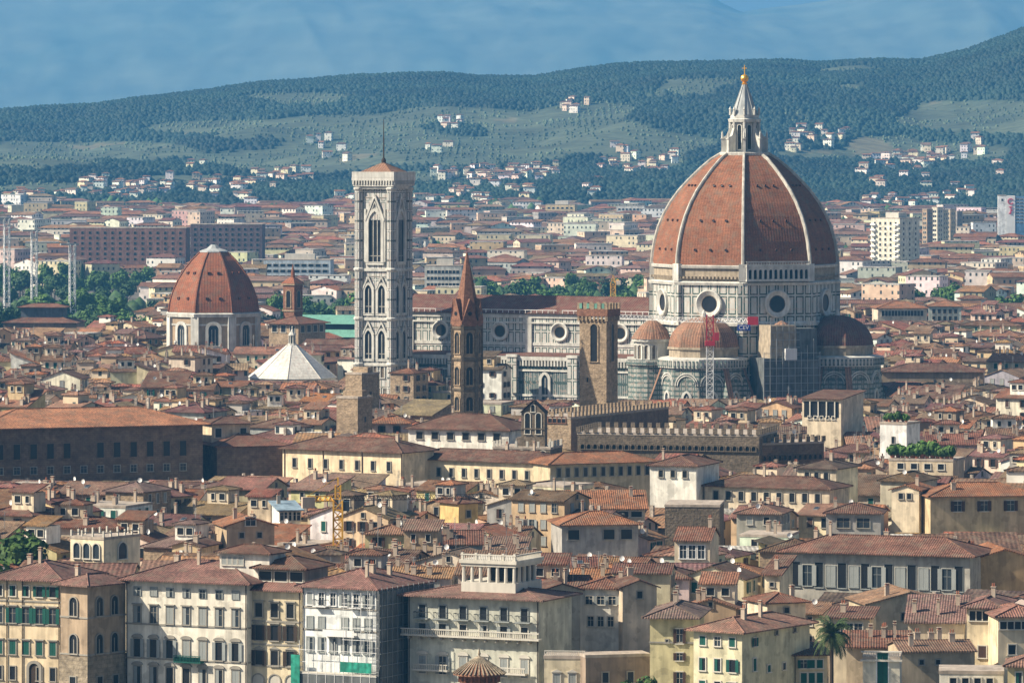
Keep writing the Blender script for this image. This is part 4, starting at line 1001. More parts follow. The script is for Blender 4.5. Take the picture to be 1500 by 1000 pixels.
# ================================================================ hand-placed buildings of the middle distance
hh = H('palace', 'very long dark brown stone palace with an orange tiled roof and rows of tall windows', 'palace', -30, 297, 629, 1275., 22, 26, roof='hip', wallmat='darkstone', tile=(.36,.165,.085), pitch=R(15), ov=1.6, prot=705)
hh.row('F',12,652,674,1.7,pane='dark',fm='darkstone',margin=3,skip=(5,)); hh.row('F',12,686,696,1.5,pane='glass',fm='stone_trim',margin=3)
hh = H('palace', 'dark palace wall with a hipped roof attic, beside the long brown stone palace', 'palace', 318, 420, 655, 1300., 20, 20, roof='hip', wallmat='darkstone', tile='red', prot=698)
b = MB(); b.at(-3,2); b.box(-5,5,-4,4,hh.h,hh.h+5.2,0,bottom=False); at_ = b.build('attic', M['wall'], hh.o, WALLC['beige']); b = MB().at(-3,2); roof_geo(b,10,8,hh.h+5.2,'hip',R(17),.9); b.build('roof', M['roof'], at_, ROOFC['brown'])
for u in (-6.3,0.2): link('window', win('rect',1.6,2.2,.15,pane='dark'), hh.o, loc=(u,-2,hh.h+2), rz=0)
hh = H('long_building', 'long pale yellow building with a brown hipped roof and seven tall dark windows', 'building', 414, 588, 657, 1190., -33, 13, roof='hip', wall=(.74,.61,.41), tile='brown', pitch=R(19), ov=.9, prot=694)
hh.row('F',7,670,683,.95,fm='stone_trim',pane='dark',sm='brown',margin=1.2).chim(2,3)
for i in range(4): b = MB(); b.bar((-hh.w/2+.6+i*hh.w/3.05,-hh.d/2-.12,0),(-hh.w/2+.6+i*hh.w/3.05,-hh.d/2-.12,hh.h),.14); b.build('downpipe', M['brown'], hh.o)
hh = H('long_building', 'low pale yellow wing with eleven small windows, right of the taller yellow building', 'building', 592, 806, 672, 1185., -30, 12, roof='hip', wall=(.74,.62,.42), tile='brown', pitch=R(17), ov=.8, prot=704)
hh.row('F',11,683,695,.9,fm='stone_trim',pane='dark',margin=1).chim(2,5)
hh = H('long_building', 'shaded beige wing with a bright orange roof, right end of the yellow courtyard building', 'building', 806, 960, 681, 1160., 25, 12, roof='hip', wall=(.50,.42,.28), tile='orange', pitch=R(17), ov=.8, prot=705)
hh.row('F',11,686,699,.9,fm='stone_trim',pane='dark',margin=1)
hh = H('long_building', 'long white building with a low brown hipped roof and square windows, below the spired tower', 'building', 598, 745, 628, 1245., -22, 16, roof='hip', wall='white', tile='brown', pitch=R(20), ov=.9, prot=662)
hh.row('F',6,632,642,1.6,fm='stone_trim',pane='dark',margin=1).chim(1,8)
# bell-gable church
hh = H('bell_gable_church', 'grey church with a two-arched bell gable over a row of four round arches', 'church', 722, 806, 657, 1215., -14, 12, roof='flat', wallmat='greystone', prot=674)
hh.row('F',5,659,670,1.7,kind='round',fm='trim',pane='dark',margin=.5)
b = MB(); b.box(-.8,4.8,-3,-.6,hh.h,hh.h+8.2,0); b.face([(-.8,-3,hh.h+8.2),(4.8,-3,hh.h+8.2),(2,-3,hh.h+10.8)],0); b.face([(4.8,-.6,hh.h+8.2),(-.8,-.6,hh.h+8.2),(2,-.6,hh.h+10.8)],0); b.box(-2,0,-3,2,hh.h,hh.h+2.5,0); b.box(-.9,4.9,-3.2,-.5,hh.h+4.4,hh.h+4.7,0)
bg_ = b.build('bell_gable', M['greystone'], hh.o)
b = MB(); b.face([(-1.2,-3.4,hh.h+8.2),(-1.2,-.2,hh.h+8.2),(2,-.2,hh.h+11.1),(2,-3.4,hh.h+11.1)]); b.face([(5.2,-3.4,hh.h+8.2),(2,-3.4,hh.h+11.1),(2,-.2,hh.h+11.1),(5.2,-.2,hh.h+8.2)]); b.build('roof', M['roof'], bg_, ROOFC['brown'])
for u in (.7,3.3): link('bell_opening', win('round',1.2,4.8,.2,'trim',pane='dark',dep=.12), hh.o, loc=(u,-3,hh.h+4.9 if False else hh.h+3.4))
link('bell_opening', win('round',.9,1.6,.15,'trim',pane='dark',dep=.12), hh.o, loc=(2,-3,hh.h+8.5))
merlons(hh.o,M['trim'],-hh.w/2,hh.w/2,-hh.d/2,hh.d/2,hh.h+.5,.5,2.0,1.3,.5,'parapet_pier')
# the crenellated palace
def cren(hh, mat='greystone'):
    w, d, h = hh.w/2, hh.d/2, hh.h
    merlons(hh.o,M[mat],-w-.3,w+.3,-d-.3,d+.3,h+.5,1.0,1.05,1.25,.45)
hh = H('crenellated_palace', 'tall brick palace block with battlements and a dark shaded side, behind the bell gable', 'palace', 783, 836, 612, 1296., -27, 56, roof='flat', wallmat='rubble', prot=628); cren(hh, 'rubble'); hh.row('F',6,610,618,1.0,fm='brick',pane='dark'); PROT.append((836,980,632,1290))
b = MB(); b.box(hh.w/2+.02,hh.w/2+.12,-hh.d/2,hh.d/2,4,hh.h-.2,0); b.build('painted_shade_side', M['darkstone'], hh.o)  # dark slab added over this wall to paint its shaded side
hh = H('crenellated_palace', 'long low grey stone palace wing with battlements and a row of small arches beneath', 'palace', 846, 1112, 636, 1235., -14, 22, roof='flat', wallmat='greystone'); cren(hh)
hh.row('F',28,650,657,.9,kind='round',fm='greystone',pane='dark',margin=.5,dep=.3); PROT.append((846,1112,664,1230)); PROT.append((1112,1206,672,1230))
x, y = hh.x+hh.w/2*math.cos(hh.ya)+8, hh.y
hh = H('crenellated_palace', 'shaded stone palace wall with battlements running back towards the open loggia house', 'palace', 1113, 1207, 652, 1228., 30, 10, roof='flat', wallmat='darkstone'); cren(hh,'greystone'); hh.row('F',12,668,675,.9,kind='round',fm='darkstone',pane='dark',margin=.5,dep=.3)
# loggia house, white tower house, roof garden
hh = H('loggia_house', 'cream house with a wide open roof loggia over five small windows', 'house', 1175, 1232, 584, 1330., -22, 18, roof='shed', pitch=R(4), wall='cream', tile='brown', prot=618)
b = MB(); b.box(-hh.w/2+.5,hh.w/2-.6,-hh.d/2-.03,-hh.d/2-.02,hh.h-4.6,hh.h-.6,0); b.build('loggia_opening', M['dark'], hh.o)
for i in range(4): b = MB(); b.box(-hh.w/2+2+i*2.2,-hh.w/2+2.3+i*2.2,-hh.d/2-.3,-hh.d/2-.03,hh.h-4.6,hh.h-.6,0); b.build('post', M['trim'], hh.o)
hh.row('F',5,609,613,.7,fm='trim',pane='dark')
hh = H('tower_house', 'narrow bright white tower house with plants growing on its flat roof', 'house', 1289, 1328, 621, 1250., -25, 9, roof='flat', wall=(.75,.74,.70), prot=672)
for u, z in ((0,4.5),(-2.3,9.5),(2.0,9.5),(0,10.5)): link('window', win('rect',.7,1.6 if u == 0 else .9,.1,'stone_trim',pane='dark'), hh.o, loc=(u,-hh.d/2,hh.h-z))
def shrub_mesh(seed, n=160):
    rr = random.Random(seed); b = MB()
    for i in range(n):
        v = Vector((rr.gauss(0,1),rr.gauss(0,1),rr.gauss(0,1))).normalized()*rr.random()**.4; p = Vector((v.x*.9,v.y*.9,.9+v.z*.85)); u = v.orthogonal().normalized(); w = v.cross(u).normalized(); s = rr.uniform(.16,.3)
        b.face([p-u*s,p+w*s,p+u*s,p-w*s])
    return b.mesh('foliage', [M['leaf']])
SHR = [shrub_mesh(k) for k in range(3)]
def pot_mesh(): b = MB(); b.lathe([(.25,0),(.4,.5),(.45,.5)],10); return b.mesh('pot', [M['pot']])
POT = pot_mesh()
def shrub(x, y, z, s, label, group):
    o = root('potted_shrub', x, y, rnd.uniform(0,6), z, label, 'shrub', group); o.scale = (s,s,s*rnd.uniform(.8,1.3)); link('pot', POT, o); link('foliage', SHR[rnd.randrange(3)], o, loc=(0,0,.2))
c, n = math.cos(hh.ya), math.sin(hh.ya)
for i in range(6):
    u, v = -hh.w*.38+i*hh.w*.15, rnd.uniform(-3,-1); shrub(hh.x+u*c-v*n, hh.y+u*n+v*c, hh.h+.5, rnd.uniform(1.0,1.6), 'green shrub among six on the flat roof of the white tower house', 'shrubs on the white tower house')
hh = H('roof_garden_house', 'pale house with a long green roof garden, right of the white tower house', 'house', 1302, 1396, 674, 1190., -18, 11, roof='flat', wall='beige', prot=690)
hh.row('F',4,678,686,1.4,pane='dark')
c, n = math.cos(hh.ya), math.sin(hh.ya)
for i in range(13):
    u, v = -hh.w*.46+i*hh.w*.92/12, -hh.d/2+rnd.uniform(.8,2.2); shrub(hh.x+u*c-v*n, hh.y+u*n+v*c, hh.h+.5, rnd.uniform(1.2,2.0), 'leafy shrub in the roof garden right of the white tower house', 'shrubs of the long roof garden')
LASTH = [None]
def simple(name, lab, xl, xr, ye, Y, yaw, d, rows=(), ch=1, **kw):
    hh = H(name, lab, 'house', xl, xr, ye, Y, yaw, d, **kw)
    for r in rows:
        a, k = (r[:-1], r[-1]) if isinstance(r[-1], dict) else (r, {}); hh.row(*a, **k)
    if ch and kw.get('roof','hip') != 'flat': hh.chim(ch, int(xl))
    LASTH[0] = hh
    return hh
D = dict(pane='dark', fm='stone_trim')
simple('house', 'grey house with big teal studio windows and a ribbed brown roof', 1210, 1290, 752, 1085., -8, 10, [('F',2,758,772,2.6,dict(margin=1.5,fm='stone_trim'))], roof='hip', wall='grey', prot=788)
simple('long_house', 'wide ochre house with an orange roof at the photo edge, above a long ribbed roof', 1363, 1520, 728, 1105., 8, 14, [('F',3,734,749,1.5,dict(sh='open',sm='brown',margin=3))], wall=(.52,.41,.25), tile='orange', prot=782)
simple('house', 'small cream house with a gable and two square windows beside the wide ochre house', 1306, 1346, 718, 1112., -20, 10, [('F',2,722,730,.9,D)], roof='gable', axis='y', wall='paleyellow', tile='orange', prot=735)
simple('house', 'white two-storey house with a dark hipped roof below the shaded palace wall', 1168, 1225, 686, 1150., -25, 13, [('F',3,691,702,1.0,D)], wall='cream', tile='dark', prot=710)
simple('long_house', 'long low cream row house with seven dark windows and a brown roof', 1032, 1215, 712, 1135., -24, 12, [('F',9,718,731,1.1,D)], wall='cream', tile='brown', prot=738)
simple('house', 'white house with a brown hipped roof, right end of the orange-roofed wing', 952, 1020, 682, 1135., -20, 16, [('F',3,688,698,.9,D)], wall='white', tile='brown', prot=706)
simple('blank_block', 'large windowless block of dark rubble stone rising among orange roofs', 974, 1054, 742, 1075., -6, 14, [], roof='flat', wallmat='greystone', wall='brown', prot=800, ch=0)
simple('house', 'cream and grey house with a wide bright orange hipped roof', 823, 935, 770, 1040., 9, 13, [('F',4,776,790,2.2,dict(margin=.6,fm='stone_trim',pane='dark',skip=(1,)))], wall='grey', tile='orange', prot=815)
simple('house', 'house with a row of dark openings under an orange roof, behind the wide hipped one', 822, 945, 746, 1080., 2, 9, [('F',6,749,757,2.2,dict(margin=.4,pane='dark'))], roof='shed', wall='cream', tile='orange')
simple('yellow_house', 'narrow deep yellow house with a flat front, right of the yellow crane', 672, 700, 738, 1085., 35, 7, [('F',1,748,758,1.0,D)], roof='hip', wall=(.58,.42,.18), tile='red', prot=768)
simple('studio_house', 'low glass-fronted studio with a blue metal roof left of the crane mast', 410, 440, 748, 1070., 12, 10, [('F',4,750,762,1.4,dict(margin=.3))], roof='shed', pitch=R(6), wall='white', tile=(.22,.30,.36), roofmat='wall', prot=768)
simple('long_palace', 'long palace with a brown roof and a painted blue-grey gallery of tall openings', 1150, 1421, 808, 955., -20, 13, [('F',15,822,858,1.55,dict(margin=1,fr=.08,fm='grey',kind='rect',pane='dark',dep=.12,skip=(1,3,5,7,9,11,13))),('F',15,826,856,1.7,dict(margin=1,fr=.1,fm='grey',sh='closed',pane='glass',skip=(0,2,4,6,8,10,12,14)))], wall=(.40,.38,.33), tile=(.17,.085,.06), pitch=R(19), ov=1.3, prot=868, ch=3)
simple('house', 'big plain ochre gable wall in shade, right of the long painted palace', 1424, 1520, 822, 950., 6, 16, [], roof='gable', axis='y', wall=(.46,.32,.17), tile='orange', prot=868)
simple('house', 'large beige house wall with two small windows under a flat-topped gable', 1272, 1395, 886, 900., 10, 14, [('F',2,898,909,.8,dict(margin=5,pane='dark',fm='stone_trim'))], roof='gable', axis='y', wall=(.50,.42,.29), tile='tan', pitch=R(14), prot=934)
simple('loggia_pavilion', 'cream pavilion with three round arches and a balustraded roof terrace', 103, 152, 788, 965., -33, 11, [('F',3,794,816,1.45,dict(kind='round',fm='trim',margin=.5,dep=.25)),('R',1,794,818,2.6,dict(kind='round',fm='trim',dep=.25))], roof='flat', wall=(.72,.62,.44), prot=824, ch=0); hh = LASTH[0]; merlons(hh.o,M['trim'],-hh.w/2,hh.w/2,-hh.d/2,hh.d/2,hh.h+.5,.3,1.6,1.1,.3,'parapet_post'); b = MB(); b.box(-hh.w/2,hh.w/2,-hh.d/2+.08,-hh.d/2+.16,hh.h+1.15,hh.h+1.3,0); b.box(hh.w/2-.16,hh.w/2-.08,-hh.d/2+.3,hh.d/2,hh.h+1.15,hh.h+1.3,0); b.build('railing', M['iron'], hh.o)
simple('house', 'tan gabled house with a shuttered balcony window and two square ones below', 332, 402, 772, 1010., 14, 12, [('F',2,780,788,.9,D),('F',1,758,770,1.9,dict(sh='open',pane='glass'))], roof='gable', axis='y', wall='tan', tile='orange', prot=800)
simple('house', 'small ochre gabled house with a dark attic opening in the tiled roofs', 252, 292, 801, 990., -18, 10, [('F',1,806,811,.9,D)], roof='gable', axis='y', wall='ochre', tile='brown', prot=812)
simple('house', 'cream house with three tall french windows under a dark roof, left of shaded gable', 988, 1040, 792, 985., -10, 12, [('F',3,798,817,1.25,dict(fm='white',margin=.8))], roof='gable', wall='cream', tile='red', prot=824)
simple('house', 'small square cream tower house with one dark window, behind the green-shuttered house', 1120, 1142, 842, 940., -20, 8, [('F',1,852,858,.7,D)], roof='shed', wall=(.70,.60,.42), tile='brown', prot=880)
simple('house', 'cream house with a tiled hip roof and dark recess behind the green-shuttered house', 1124, 1180, 884, 905., 20, 9, [('F',1,890,898,.9,D)], wall='cream', tile='red', prot=908)
simple('house', 'beige house with a white facade strip in shadow, behind the columned altana palace', 848, 912, 862, 905., -12, 12, [('F',3,872,884,1.2,dict(sm='grey',sh='open',margin=.8)),('F',3,902,916,1.0,dict(margin=1.2,fm='trim'))], wall='white', tile='red')
simple('house', 'pinkish beige gable wall with one small window above a dark garden wall', 912, 962, 862, 900., 10, 14, [('F',1,866,876,.9,D)], roof='gable', axis='y', wall=(.56,.46,.34), tile='brown', pitch=R(20))
simple('house', 'stained grey-beige house wall with two square windows, right of the balconied palace', 797, 850, 866, 895., 14, 9, [('F',1,875,888,1.1,dict(pane='glass')),('F',1,918,928,.9,D)], roof='gable', axis='y', wall=(.42,.38,.30), tile='brown')

# ================================================================ the front row along the river
WG = dict(fm='stone_trim')
f = H('palazzo', 'cream palazzo with green shutters, string courses and an arched street door', 'palazzo', -12, 89, 848, 905., -22, 15, wall=(.68,.56,.38), tile=(.19,.10,.08), pitch=R(19), ov=1.2, bandsy=(878,912)).pipes(-.55,-.1,.96)
f.row('F',5,856,871,1.15,fm='trim',sm='green',pane='dark',sh='half',margin=.2); f.row('F',5,888,910,1.25,ped='flat',sh='open',sm='green',margin=.2,**WG); f.row('F',5,937,956,1.2,ped='flat',sh='closed',sm='green',margin=.2,**WG)
f.row('F',5,974,993,1.0,margin=.2,skip=(2,),pane='dark',**WG); link('door', win('round',1.9,4.6,.5,'stone_trim',pane='wood',dep=.25,sill=False), f.o, loc=(1.6,-f.d/2,.1)); f.chim(3,1)
f = H('palazzo', 'brown corner palazzo with paired arched windows above rough stone ground floor', 'palazzo', 89, 128, 856, 893., -38, 9.6, wall=(.38,.29,.20), tile=(.21,.115,.09), pitch=R(20), ov=1.3, bandsy=(902,956))
for a, c in ((873,900),(927,955)): f.row('F',1,a,c,1.7,kind='round',mull=1,fm='stone_trim',pane='dark',dep=.25); f.row('R',2,a,c,1.7,kind='round',mull=1,fm='stone_trim',pane='dark',dep=.25,margin=1)
b = MB(); b.box(-f.w/2-.2,f.w/2+.2,-f.d/2-.2,f.d/2+.2,0,wz(957,893.)-.2,0,bottom=False); b.build('rusticated_base', M['rustic'], f.o); f.chim(1,4)
for side, n in (('F',1),('R',2)):
    z = .3; put_windows(f.o, f.w+.4, f.d+.4, side, n, z+1.0, win('rect',1.3,2.2,.2,'stone_trim',pane='dark'), 1)
f = H('palazzo', 'long white palazzo with arched pediment windows and a small green balcony', 'palazzo', 185, 362, 849, 896., -25, 15, wall=(.70,.66,.56), tile=(.19,.10,.08), pitch=R(19), ov=1.25, bandsy=(912,962)).pipes(-.985,.985)
f.row('F',7,859,871,1.1,fm='grey',sh='closed',sm='grey',sill=False,margin=.6); f.row('F',7,886,910,1.25,ped='flat',sh='half',sm='grey',margin=.6,**WG); f.row('F',7,934,960,1.25,ped='arc',sh='open',sm='grey',margin=.6,pane='dark',**WG); f.row('F',7,974,999,1.3,ped='arc',sh='half',sm='grey',margin=.6,pane='dark',**WG); f.chim(2,9)
b = MB(); b.box(-2.6,2.6,-f.d/2-1.3,-f.d/2-.02,0,.25,0); 
for i in range(19): b.box(-2.6+i*.28,-2.52+i*.28,-f.d/2-1.3,-f.d/2-1.24,.25,1.15,0)
b.box(-2.6,2.6,-f.d/2-1.32,-f.d/2-1.22,1.15,1.25,0); b.box(-2.5,2.5,-f.d/2-1.2,-f.d/2-1.15,.25,1.0,0); bl = b.build('balcony', M['green'], f.o); bl.location = (.8,0,wz(972,888.))
b = MB(); b.box(4,13.5,-3,3,f.h,f.zr+1.6,0,bottom=False); dm = b.build('dormer', M['wall'], f.o, (.68,.64,.56)); b = MB().at(8.7,0); roof_geo(b,9.5,6,f.zr+1.6,'hip',R(17),.8); b.build('roof', M['roof'], dm, ROOFC['brown'])
put_windows(f.o, 17.4, 6, 'F', 4, f.zr-.3, win('rect',1.1,1.4,.1,'trim',sh='closed',sm='grey'), 8.5, span=(5,8)); 
f = H('palazzo', 'narrow cream palazzo with a covered roof loggia and dark pedimented windows', 'palazzo', 364, 441, 864, 888., -22, 14, wall=(.64,.55,.38), tile=(.22,.115,.09), pitch=R(19), ov=.9, bandsy=(908,942,973)).pipes(.96)
b = MB(); b.box(-f.w/2+.6,f.w/2-.4,-4.5,5,f.h+.8,f.h+3.5,0,bottom=False); lg = b.build('roof_loggia', M['wall'], f.o, (.30,.26,.20)); b = MB().at(0,.2); roof_geo(b,f.w-.8,10,f.h+3.5,'hip',R(18),.9); b.build('roof', M['roof'], lg, ROOFC['brown'])
for u in (-2.9,0,2.9): link('loggia_opening', win('rect',2.3,1.6,.12,'trim',pane='dark',dep=.1), f.o, loc=(u,-4.5,f.h+1.5))
f.row('F',3,882,902,1.3,ped='flat',margin=.5,pane='dark',**WG); f.row('F',3,914,936,1.3,ped='flat',sh='open',sm='wood',margin=.5,pane='dark',**WG); f.row('F',3,951,973,1.3,ped='tri',sh='open',sm='wood',margin=.5,pane='dark',**WG)
f.row('F',3,986,1012,2.0,kind='round',margin=.3,pane='trim',**WG); f.chim(1,2)
f = H('palazzo', 'pale blue-white palazzo under repair with balconies and scaffolding net on its side', 'palazzo', 443, 551, 859, 882., -28, 18, wall=(.72,.74,.72), tile=(.20,.105,.085), pitch=R(18), ov=1.0, bandsy=(888,920)).pipes(-.97)
f.row('F',6,866,884,1.0,fm='white',pane='glass',sh='open',sm='grey',margin=.4,skip=(1,4)); f.row('F',6,866,884,1.0,fm='white',bal=True,sm='grey',pane='glass',margin=.4,skip=(0,2,3,5)); f.row('F',6,902,918,1.0,fm='grey',sh='closed',sm='grey',margin=.4,skip=(2,)); f.row('F',6,932,952,1.1,fm='grey',sh='half',sm='grey',margin=.4)
b = MB(); z = wz(930,880.); b.box(-2.5,3.5,-f.d/2-1.2,-f.d/2-.02,z,z+.25,0); b.box(-2.5,3.5,-f.d/2-1.2,-f.d/2-1.1,z+.25,z+1.1,0); b.build('balcony', M['white'], f.o)
b = MB()
for i in range(11): b.bar((f.w/2+1.1,-f.d/2+i*1.8,0),(f.w/2+1.1,-f.d/2+i*1.8,f.h+.4),.1,1)
b.box(f.w/2+.9,f.w/2+1.0,-f.d/2-.6,f.d/2,0,f.h-.2,0)
for k in range(9): b.bar((f.w/2+1.15,-f.d/2-.6,1+2*k),(f.w/2+1.15,f.d/2,1+2*k),.1,1)
for i in range(3): b.bar((f.w/2-1+i,-f.d/2-1.1,0),(f.w/2-1+i,-f.d/2-1.1,f.h),.09,1)
for k in range(10): b.bar((f.w/2-1,-f.d/2-1.1,2*k),(f.w/2+1.1,-f.d/2-1.1,2*k),.08,1)
b.build('side_scaffold', [M['netgrey'], M['metal']], f.o)
b = MB()
for i in range(9): b.bar((-f.w/2+.3+i*f.w/8.4,-f.d/2-1.5,0),(-f.w/2+.3+i*f.w/8.4,-f.d/2-1.5,f.h*(.55 if i < 5 else .98)),.07)
for k in range(9): b.bar((-f.w/2 if k < 5 else f.w*.1,-f.d/2-1.5,1.2+2*k),(f.w/2+.9,-f.d/2-1.5,1.2+2*k),.07)
b.build('front_scaffold', M['white'], f.o)
b = MB(); z = wz(985,880.); b.box(f.w/2-6.0,f.w/2,-f.d/2-1.6,-f.d/2-1.5,z+.5,z+2.2,0); b.box(-f.w/2-1.2,-f.w/2+.5,-f.d/2-1.8,-f.d/2-1.7,0,z+3.0,0); b.box(-f.w/2,f.w/2+.8,-f.d/2-1.5,-f.d/2-.1,z,z+.2,1); b.box(-f.w/2,f.w/2+.8,-f.d/2-1.45,-f.d/2-1.35,0,z-.05,2); b.build('green_net_hoarding', [M['netgreen'], M['trim'], M['netgrey']], f.o); f.chim(3,6)
f = H('palazzo', 'grey-cream palazzo with a long stone balcony and a columned altana on its roof', 'palazzo', 598, 790, 872, 880., -25, 13, wall=(.50,.50,.42), tile=(.20,.115,.09), pitch=R(10), ov=1.4).pipes(-.98,.98)
f.row('F',6,884,902,1.2,fm='grey',bal=True,pane='dark',margin=.8); f.row('F',6,911,930,1.25,fm='trim',sh='open',sm='grey',pane='dark',margin=.8); f.row('F',6,958,984,1.3,fm='trim',ped='arc',sh='closed',sm='grey',margin=.8)
b = MB(); z = wz(936,868.); w_, d_ = f.w/2, f.d/2; b.box(-w_-.8,w_+.5,-d_-1.4,-d_-.02,z-.35,z-.05,0)
for i in range(int(2*w_/.35)): b.box(-w_-.6+i*.35,-w_-.48+i*.35,-d_-1.3,-d_-1.15,z-.05,z+.75,0)
b.box(-w_-.8,w_+.5,-d_-1.4,-d_-1.1,z+.75,z+.95,0); b.build('long_balcony', M['trim'], f.o)
for i in range(12): b = MB(); u = -w_+.4+i*2*w_/12; b.box(u,u+.3,-d_-1.1,-d_-.02,z-.9,z-.36,0); b.build('bracket', M['stone_trim'], f.o)
for u in (-7.5,6.8): b = MB(); z2 = wz(988,868.); b.box(u-3.2,u+3.2,-d_-1.2,-d_-.02,z2-.3,z2,0); b.box(u-3.2,u+3.2,-d_-1.2,-d_-1.0,z2+.75,z2+.9,0); [b.box(u-3.1+i*.35,u-2.98+i*.35,-d_-1.15,-d_-1.05,z2,z2+.75,0) for i in range(18)]; b.build('balcony', M['trim'], f.o)
AX, AW, AD, zb, zt = .8, 10.0, 10.5, f.h+.9, wz(826,868.)
AX = (708-694)/F*868; b = MB().at(AX,1.2); b.box(-AW/2,AW/2,-AD/2,AD/2,f.h,zb+1.6,0,bottom=False); b.box(-AW/2-.3,AW/2+.3,-AD/2-.3,AD/2+.3,zt-.6,zt,0); b.box(-AW/2-.05,AW/2+.05,-AD/2-.05,AD/2+.05,zt-1.1,zt-.6,0)
b.box(-AW/2+3.4,AW/2-.9,-1,AD/2-1,zb+1.6,zt-1.1,1); b.build('altana', [M['stoneal'] if 'stoneal' in M else M['trim'], M['dark']], f.o)
for i in range(7): b = MB().at(AX,1.2); u = -AW/2+.35+i*(AW-.7)/6; b.lathe([(.34,zb+1.6),(.28,zt-1.1)],8,0,cx=u,cy=-AD/2+.35); b.build('column', M['trim'], f.o)
for i in range(1,5): b = MB().at(AX,1.2); b.lathe([(.34,zb+1.6),(.28,zt-1.1)],8,0,cx=AW/2-.35,cy=-AD/2+.35+i*(AD-.7)/5); b.build('column', M['trim'], f.o)
b = MB().at(AX,1.2)
for i in range(24): u = -AW/2+.1+i*(AW-.3)/23; b.box(u,u+.14,-AD/2,-AD/2+.14,zt,zt+.75,0); b.box(AW/2-.14,AW/2,u,u+.14,zt,zt+.75,0)
b.box(-AW/2-.1,AW/2+.1,-AD/2-.1,-AD/2+.2,zt+.75,zt+.95,0); b.box(AW/2-.2,AW/2+.1,-AD/2+.2,AD/2,zt+.75,zt+.95,0)
for u in (-AW/2,-AW/4,0,AW/4,AW/2-.4): b.box(u,u+.4,-AD/2-.05,-AD/2+.35,zt,zt+1.15,0)
b.build('balustrade', M['trim'], f.o)
f = H('terrace_house', 'low cream terrace wing with a balustrade and two pedimented windows', 'house', 797, 857, 964, 862., -6, 6, roof='flat', wall=(.62,.54,.38)); f.row('F',2,986,1008,1.1,ped='tri',fm='trim',sh='closed',sm='grey',margin=.8)
b = MB(); 
for i in range(20): u = -f.w/2+i*f.w/20; b.box(u,u+.14,-f.d/2,-f.d/2+.14,f.h+.5,f.h+1.2,0)
b.box(-f.w/2,f.w/2,-f.d/2-.05,-f.d/2+.2,f.h+1.2,f.h+1.35,0); b.build('balustrade', M['trim'], f.o)
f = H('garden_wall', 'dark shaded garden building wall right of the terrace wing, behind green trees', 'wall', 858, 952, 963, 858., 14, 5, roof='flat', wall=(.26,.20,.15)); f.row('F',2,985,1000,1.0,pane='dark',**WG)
f = H('apartment_house', 'yellow-green house with brown shutters and a dark hipped roof', 'house', 952, 1016, 905, 855., -8, 17, wall=(.56,.50,.29), tile=(.17,.115,.095), pitch=R(19), ov=1.2, bandsy=(940,))
for a, c in ((920,941),(955,966),(983,1008)): f.row('F',2,a,c,1.0,fm='trim',sh='open',sm='brown',margin=1,skip=(0,),pane='glass')
f.row('F',4,936,940,.4,pane='dark',margin=.5,skip=(0,2,3),**WG); f.chim(2,11)
f = H('apartment_house', 'cream corner house with bright green shutters and a brown hipped roof', 'house', 1016, 1087, 923, 842., -34, 21, wall=(.60,.56,.38), tile=(.26,.14,.10), pitch=R(18), ov=1.1)
f.row('F',3,930,943,1.1,fm='trim',sh='closed',sm='green',margin=.4); f.row('F',3,962,980,1.15,fm='trim',sh='open',sm='green',margin=.3,pane='dark'); f.row('F',3,995,1012,1.15,fm='trim',sh='open',sm='green',margin=.3,pane='dark')
f.row('R',4,932,944,.9,fm='trim',sh='closed',sm='green',margin=1.5,skip=(1,2,3)); f.row('R',4,962,980,.9,fm='trim',sh='closed',sm='green',margin=1.5,skip=(1,2,3)); f.row('R',4,975,985,.9,fm='trim',sh='closed',sm='green',margin=1,skip=(0,)); f.row('R',3,926,932,.6,pane='dark',margin=2,skip=(0,),**WG); f.chim(3,13)
f = H('house', 'beige wing with small dark green windows, between green-shuttered house and palm', 'house', 1166, 1212, 960, 850., 8, 8, wall=(.56,.47,.31), tile='brown', roof='shed', pitch=R(8)); f.row('F',3,966,978,1.0,sh='closed',sm='green',margin=.6); f.row('F',3,985,1000,1.0,sh='closed',sm='green',margin=.6)
f = H('house', 'cream house with a dark doorway and a flat terrace behind the palm', 'house', 1214, 1274, 905, 885., -10, 10, wall=(.66,.56,.40), tile='brown', roof='shed', pitch=R(5)); f.row('F',3,912,926,1.4,pane='glass',fm='trim'); f.chim(1,3)
f = H('house', 'low house with a long red-brown roof strip right of the palm crown', 'house', 1240, 1330, 948, 865., -4, 9, wall='beige', tile='red', roof='shed', pitch=R(10)); f.chim(4,5)
f = H('villa', 'pale villa with a balustraded top and one tall teal door', 'house', 1264, 1318, 965, 835., -6, 9, wall=(.66,.62,.50), roof='flat'); link('door', win('rect',1.7,6.2,.2,'white',sh='closed',sm='green',sill=False,dep=.1), f.o, loc=(.2,-f.d/2,wz(1012,835.)))
b = MB(); 
for i in range(22): u = -f.w/2+i*f.w/22; b.box(u,u+.12,-f.d/2-.1,-f.d/2+.04,f.h+.5,f.h+1.1,0)
b.box(-f.w/2-.3,f.w/2+.3,-f.d/2-.3,-f.d/2+.3,f.h+1.1,f.h+1.3,0); b.box(-f.w/2-.4,f.w/2+.4,-f.d/2-.4,-f.d/2+.3,f.h-.3,f.h+.0,0); b.build('balustrade', M['trim'], f.o)
f = H('house', 'long beige wall with small square openings, right of the pale villa', 'house', 1320, 1428, 955, 850., 6, 12, wall=(.46,.37,.25), roof='gable', tile='dusty', pitch=R(10)); f.row('F',3,966,973,.7,pane='dark',margin=2,skip=(2,),**WG); f.chim(5,17)
f = H('house', 'low white-roofed house with a stone parapet at the bottom edge of the photo', 'house', 1376, 1470, 986, 815., -5, 9, wall=(.68,.64,.54), roof='flat'); f.row('F',4,992,1003,1.0,pane='dark')
